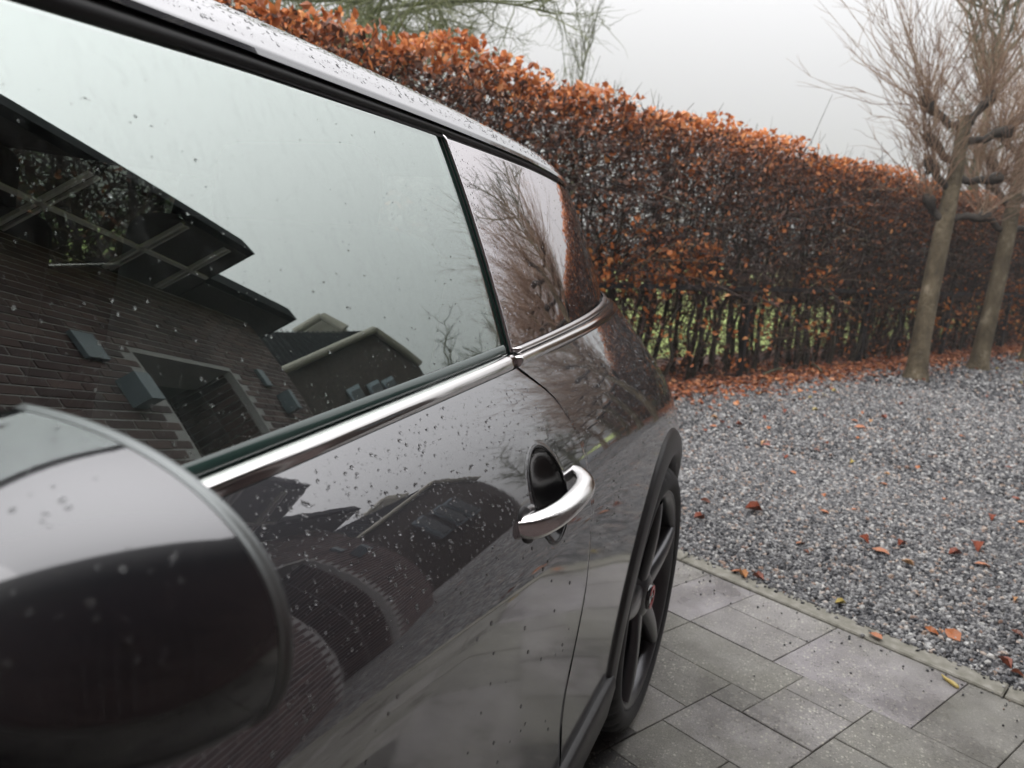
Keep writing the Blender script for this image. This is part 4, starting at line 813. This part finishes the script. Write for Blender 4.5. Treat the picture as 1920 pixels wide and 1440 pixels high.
sb = [tbox(-4, 4.4, .98, 1.01, ZS-.03, ZS-.002)]
for a_ in (-1, 0, .9, 1.75, 2.6, 3.5, 4.1): sb += [tbox(a_, a_+.03, .66, 1.27, ZS-.03, ZS-.003), tbox(a_+.07, a_+.09, .66, 1.27, ZS-.025, ZS-.003)]
part('soffit_batten', merge(sb), M['whitew'], house, smooth=False)
for a_, z_, w_, h_, d_ in ((2.64, 2.47, .17, .2, .02), (2.74, 2.12, .13, .2, .10), (4.95, 2.5, .13, .2, .02), (5.06, 2.2, .10, .2, .10)):
    part('wall_lamp', merge([tbox(a_-w_/2, a_+w_/2, WP_-.012-d_, WP_-.006, z_-h_/2, z_+h_/2)]), M['lamp'], house, smooth=False)
part('window', merge([tbox(-3.3, -3.2, WP_-.03, WP_+.05, .9, 1.75), tbox(-2.2, -2.1, WP_-.03, WP_+.05, .9, 1.75), tbox(-3.2, -2.2, WP_-.03, WP_+.05, 1.67, 1.75), tbox(-3.4, -2.0, WP_-.08, WP_+.05, .82, .9)]), M['lamp'], house, smooth=False)
# neighbour house with tiled roof, mirrored low in the door glass
def sph(az, el, d): return np.array((hP[0]+d*math.sin(R(az)), hP[1]+d*math.cos(R(az)), 1.05+d*math.tan(R(el))))
M['tile'] = varied('dark_roof_tile', [(.3, (.010, .012, .015)), (.7, (.02, .023, .027))], 12, .9, spec=.1)
M['cream'] = simple('cream_bargeboard', (.24, .225, .19), .7); M['darkwall'] = varied('dark_brick_gable', [(.4, (.022, .015, .013)), (.6, (.04, .025, .02))], 20, .8); M['pane'] = simple('dark_window_pane', (.03, .035, .04), .05, spec=.8)
nb = thing('tiled_house', 'neighbouring house with dark tiled roof and cream bargeboards across the driveway', 'house', tuple(sph(35, 0, 14)*np.array((1, 1, 0))))
gl_, ga, gr = sph(40.3, 15.4, 9), sph(31.0, 15.2, 11.2), sph(29.4, 9.8, 12)
back = np.array((3.2, 2.6, 0)); rdg = sph(39.9, 21.0, 13.5); rdg2 = sph(33, 16.5, 15)
def poly(name, pts, mat, parent, th=(0, 0, 0)):
    P = np.array(pts, float); n = len(P)
    if any(th): V = np.concatenate([P, P+np.array(th)]); F = [tuple(range(n)), tuple(range(2*n-1, n-1, -1))]+[(i, (i+1) % n, (i+1) % n+n, i+n) for i in range(n)]
    else: V, F = P, [tuple(range(n))]
    return part(name, (V, F), mat, parent, smooth=False)
flo = lambda p: np.array((p[0], p[1], 0.0))
poly('gable_wall', [flo(gl_), flo(gr), gr, ga, gl_], M['darkwall'], nb, tuple(back*.02))
# tile courses as overlapping strips
tv = []
for i in range(16):
    f0, f1 = i/16, (i+1)/16+.012
    for j in range(22):
        g0, g1 = j/22, (j+.96)/22
        Q = lambda f, g: (gl_*(1-g)+ga*g)*(1-f)+(rdg*(1-g)+(ga*.55+rdg2*.45)*g)*f
        a_, b2_, c2_, d2_ = Q(f0, g0), Q(f0, g1), Q(f1, g1), Q(f1, g0); up_ = np.array((-.03, -.03, .09)); md_ = (a_+b2_)/2+up_; mt_ = (c2_+d2_)/2+up_*.6
        tv.append((np.array([a_, md_, b2_, c2_, mt_, d2_]), [(0, 1, 4, 5), (1, 2, 3, 4)]))
poly('roof_deck', [gl_, ga, ga*.55+rdg2*.45, rdg], M['tile'], nb, (.02, .02, -.12))
kind(part('roof_tiles', merge(tv), M['tile'], nb, smooth=False), 'stuff')
def bar(p, q, r_): return tube_batch(np.array([[p, (p+q)/2, q]]), np.full((1, 3), r_), 6)
part('bargeboard', merge([bar(gl_+np.array((-.1, -.1, .05)), ga+np.array((-.1, -.1, .05)), .085), bar(ga+np.array((-.1, -.1, .05)), gr+np.array((-.1, -.1, .05)), .085)]), M['cream'], nb)
dk = sph(34.0, 19.5, 16); part('dormer', merge([bar(sph(36.9, 19.2, 16), dk, .12), bar(dk, sph(33.0, 17.2, 16), .12), (np.array([sph(36.9, 17, 16.3), sph(33, 15.5, 16.3), sph(33.0, 17.2, 16.3), dk+np.array((.2, .2, 0)), sph(36.9, 19.2, 16.3)]), [(0, 1, 2, 3, 4)])]), M['cream'], nb)
for f in (.35, .5, .62): p = gl_*(1-f)+gr*f; p = p*np.array((1, 1, 0)); o = part('window', tube_batch(np.array([[p+np.array((-.12, -.12, 1.7)), p+np.array((-.12, -.12, 2.3)), p+np.array((-.12, -.12, 3.0))]]), np.full((1, 3), .14), 4), M['lamp'], nb, smooth=False); part('pane', tube_batch(np.array([[p+np.array((-.24, -.24, 1.8)), p+np.array((-.24, -.24, 2.9))]]), np.full((1, 2), .1), 4), M['pane'], o, smooth=False)
GT = 'bare garden trees mirrored in the car'
bare_tree('bare_tree', 'bare garden tree beside the neighbouring house', tuple(sph(27, 0, 13)*np.array((1, 1, 0))), 3.0, .5, 31, M['shoot2'], .07, 3, (14, 8, 6), 0, GT, (0, 0), 1.0, .15, .005)
bare_tree('bare_tree', 'denser bare garden tree at the far end of the driveway', tuple(sph(22.5, 0, 13)*np.array((1, 1, 0))), 2.7, .75, 32, M['shoot2'], .09, 3, (20, 10, 8), 0, GT, (0, 0), .8, .15, .005)
bare_tree('bare_tree', 'low spreading bare tree between the pollards and the neighbouring house', tuple(sph(19, 0, 15)*np.array((1, 1, 0))), 2.8, .9, 33, M['shoot'], .09, 3, (20, 10, 8), 0, GT, (0, 0), .8, .15, .005)
# ------------------------------------------------------------------ fallen leaves on gravel and pavers
M['fallen'] = island('fallen_leaf', [(0, (.13, .04, .02)), (.4, (.30, .10, .04)), (.75, (.45, .19, .08)), (1, (.50, .34, .12))], .4, src='obj')
FC = [('rust orange', (.40, .135, .045)), ('dark brown', (.15, .05, .028)), ('pale tan', (.48, .27, .13)), ('yellowish', (.46, .36, .10)), ('reddish brown', (.27, .075, .04))]
FLM = {}
for nm_, c3 in FC:
    m_f = varied(nm_.replace(' ', '_')+'_fallen_leaf', [(.35, [c*.7 for c in c3]), (.7, [c*1.2 for c in c3])], 60, .4); FLM[nm_] = []
    for k in range(3):
        L = LEAF.copy(); L[:, 2] *= random.uniform(1.0, 3.5); L[:, 1] *= random.uniform(.75, 1.2); L[:, 2] -= L[:, 2].min(); FLM[nm_].append(mesh('fallen_leaf', L, LEAFF, m_f))
def where(x, y):
    p = np.array((x, y)); kb = -(p-KO)@KN; hd = (p-H0)@HN; d1 = np.hypot(x-1.01, y-8.23)
    if hd < .55: return 'beside the leaf litter at the hedge foot'
    if d1 < 1.5: return 'near the foot of the nearer pollarded tree'
    if kb < .35: return 'close to the mossy kerb'
    if kb < 1.0: return 'a short way in from the kerb'
    return 'in the open middle of the gravel' if x < .9 else 'toward the right edge of the gravel'
def gravel_leaf(x, y, z, size):
    nm_ = random.choices([c[0] for c in FC], (5, 2, 2, 1, 3))[0]
    sw = 'large' if size > .056 else 'small' if size < .036 else 'curled'
    return fallen(x, y, z, size, f'{sw} {nm_} beech leaf on the gravel {where(x, y)}', GLf, random.choice(FLM[nm_]))
FL = []
for k in range(5):
    L = LEAF.copy(); L[:, 2] *= random.uniform(1.0, 3.5); L[:, 1] *= random.uniform(.75, 1.2); L[:, 2] -= L[:, 2].min(); FL.append(mesh('fallen_leaf', L, LEAFF, M['fallen']))
def fallen(x, y, z, size, label, group=None, mesh_=None):
    o = bpy.data.objects.new('fallen_leaf', mesh_ or random.choice(FL)); col.objects.link(o); o.location = (x, y, z); o.scale = (size,)*3; o.rotation_euler = (random.gauss(0, .2), random.gauss(0, .2), random.uniform(0, 6.28)); tag(o, label, 'leaf', group); return o
def ground_px(x, y):
    d = fw+rt*((x-960)/1300)-up*((y-720)/1300); t = -CAM[2]/d.z; return CAM[0]+d.x*t, CAM[1]+d.y*t
GLf = 'brown leaves fallen on the gravel'
for (px, py, sz) in [(1470, 862, .05), (1485, 890, .05), (1412, 962, .07), (1322, 945, .05), (1310, 978, .05), (1620, 1018, .055), (1650, 1040, .06), (1690, 1027, .05), (1700, 1062, .05), (1790, 1045, .05), (1830, 1032, .06), (1840, 1065, .05), (1860, 977, .05), (1612, 805, .07), (1650, 808, .05), (1548, 835, .05), (1530, 848, .04), (1385, 800, .05), (1337, 803, .05), (1320, 810, .05), (1440, 833, .04), (1545, 933, .04), (1545, 965, .04),
                     (1655, 912, .04), (1720, 880, .035), (1905, 940, .045), (1915, 985, .04), (1640, 1200, .05), (1785, 1198, .055), (1745, 1190, .045), (1900, 1130, .04), (1905, 1195, .04), (1380, 1078, .045), (1420, 1090, .04), (1575, 1138, .03), (1510, 1040, .03), (1500, 1025, .04), (1595, 870, .04), (1800, 820, .03), (1690, 760, .05), (1560, 790, .04), (1470, 775, .05), (1890, 880, .035), (1880, 1250, .045), (1905, 1270, .04), (1850, 745, .04), (1740, 790, .03), (1600, 960, .025), (1770, 940, .03)]:
    x, y = ground_px(px, py); gravel_leaf(x, y, .012, sz*random.uniform(.95, 1.2))
n = 200; s_ = rng.uniform(-1, 9, n); d_ = .45+rng.exponential(1.2, n); P = hpa(s_, d_, 0*s_)
for p in P:
    if (p[:2]-KO)@KN < -.15: gravel_leaf(p[0], p[1], .014, random.uniform(.024, .058))
x, y = ground_px(1760, 1185); fallen(x, y, .003, .026, 'small orange leaf alone on the speckled paver near the kerb')
x, y = ground_px(1390, 1085); fallen(x, y, .012, .05, 'brown leaf lying across the mossy kerb by the rear wheel')
M['pod'] = varied('yellow_catkin', [(.3, (.42, .30, .08)), (.7, (.55, .45, .17))], 60, .5)
x, y = ground_px(1797, 1293); x2, y2 = ground_px(1772, 1275); x3, y3 = ground_px(1765, 1268)
o = link('yellow_seed_pod', mesh('yellow_seed_pod', *tube_batch(np.array([[(x, y, .004), (x*.9+x2*.1, y*.9+y2*.1, .006), (x*.5+x2*.5, y*.5+y2*.5, .0065), (x2, y2, .005), (x3, y3, .006)]]), np.array([[.0015, .0052, .0062, .0045, .0014]]), 8), M['pod'], True)); tag(o, 'yellow seed pod with dark stalk lying on the paver', 'seed pod')
# bare fallen sticks at the hedge foot
for (xa, ya, xb, yb_, lab) in ((1430, 708, 1465, 697, 'pale cut stick lying in the leaf litter under the hedge'), (1522, 688, 1540, 703, 'short pale stick propped beside the litter right of the longer one')):
    a_, b2_ = ground_px(xa, ya), ground_px(xb, yb_); o = link('stick', mesh('stick', *tube_batch(np.array([[(*a_, .03), ((a_[0]+b2_[0])/2, (a_[1]+b2_[1])/2, .045), (*b2_, .035)]]), np.array([[.012, .012, .010]]), 6), M['shoot2'], True)); tag(o, lab, 'stick')
# ------------------------------------------------------------------ mist
HAZE = .0022
m = bpy.data.materials.new('mist'); m.use_nodes = True; t = m.node_tree; t.nodes.clear(); o_ = N(t, 'ShaderNodeOutputMaterial'); pv = N(t, 'ShaderNodeVolumePrincipled'); pv.inputs['Color'].default_value = (.95, .95, .96, 1); pv.inputs['Density'].default_value = HAZE; t.links.new(pv.outputs[0], o_.inputs['Volume'])
if HAZE > 0:
    V, F = box_vf((0, 0, 5.5), (260, 260, 13.2)); hz_ = kind(link('haze', mesh('haze', V, F, m)), 'stuff'); hz_['label'] = 'thin winter mist over the whole garden'
for o in bpy.data.objects:
    if '_root' in o: del o['_root']
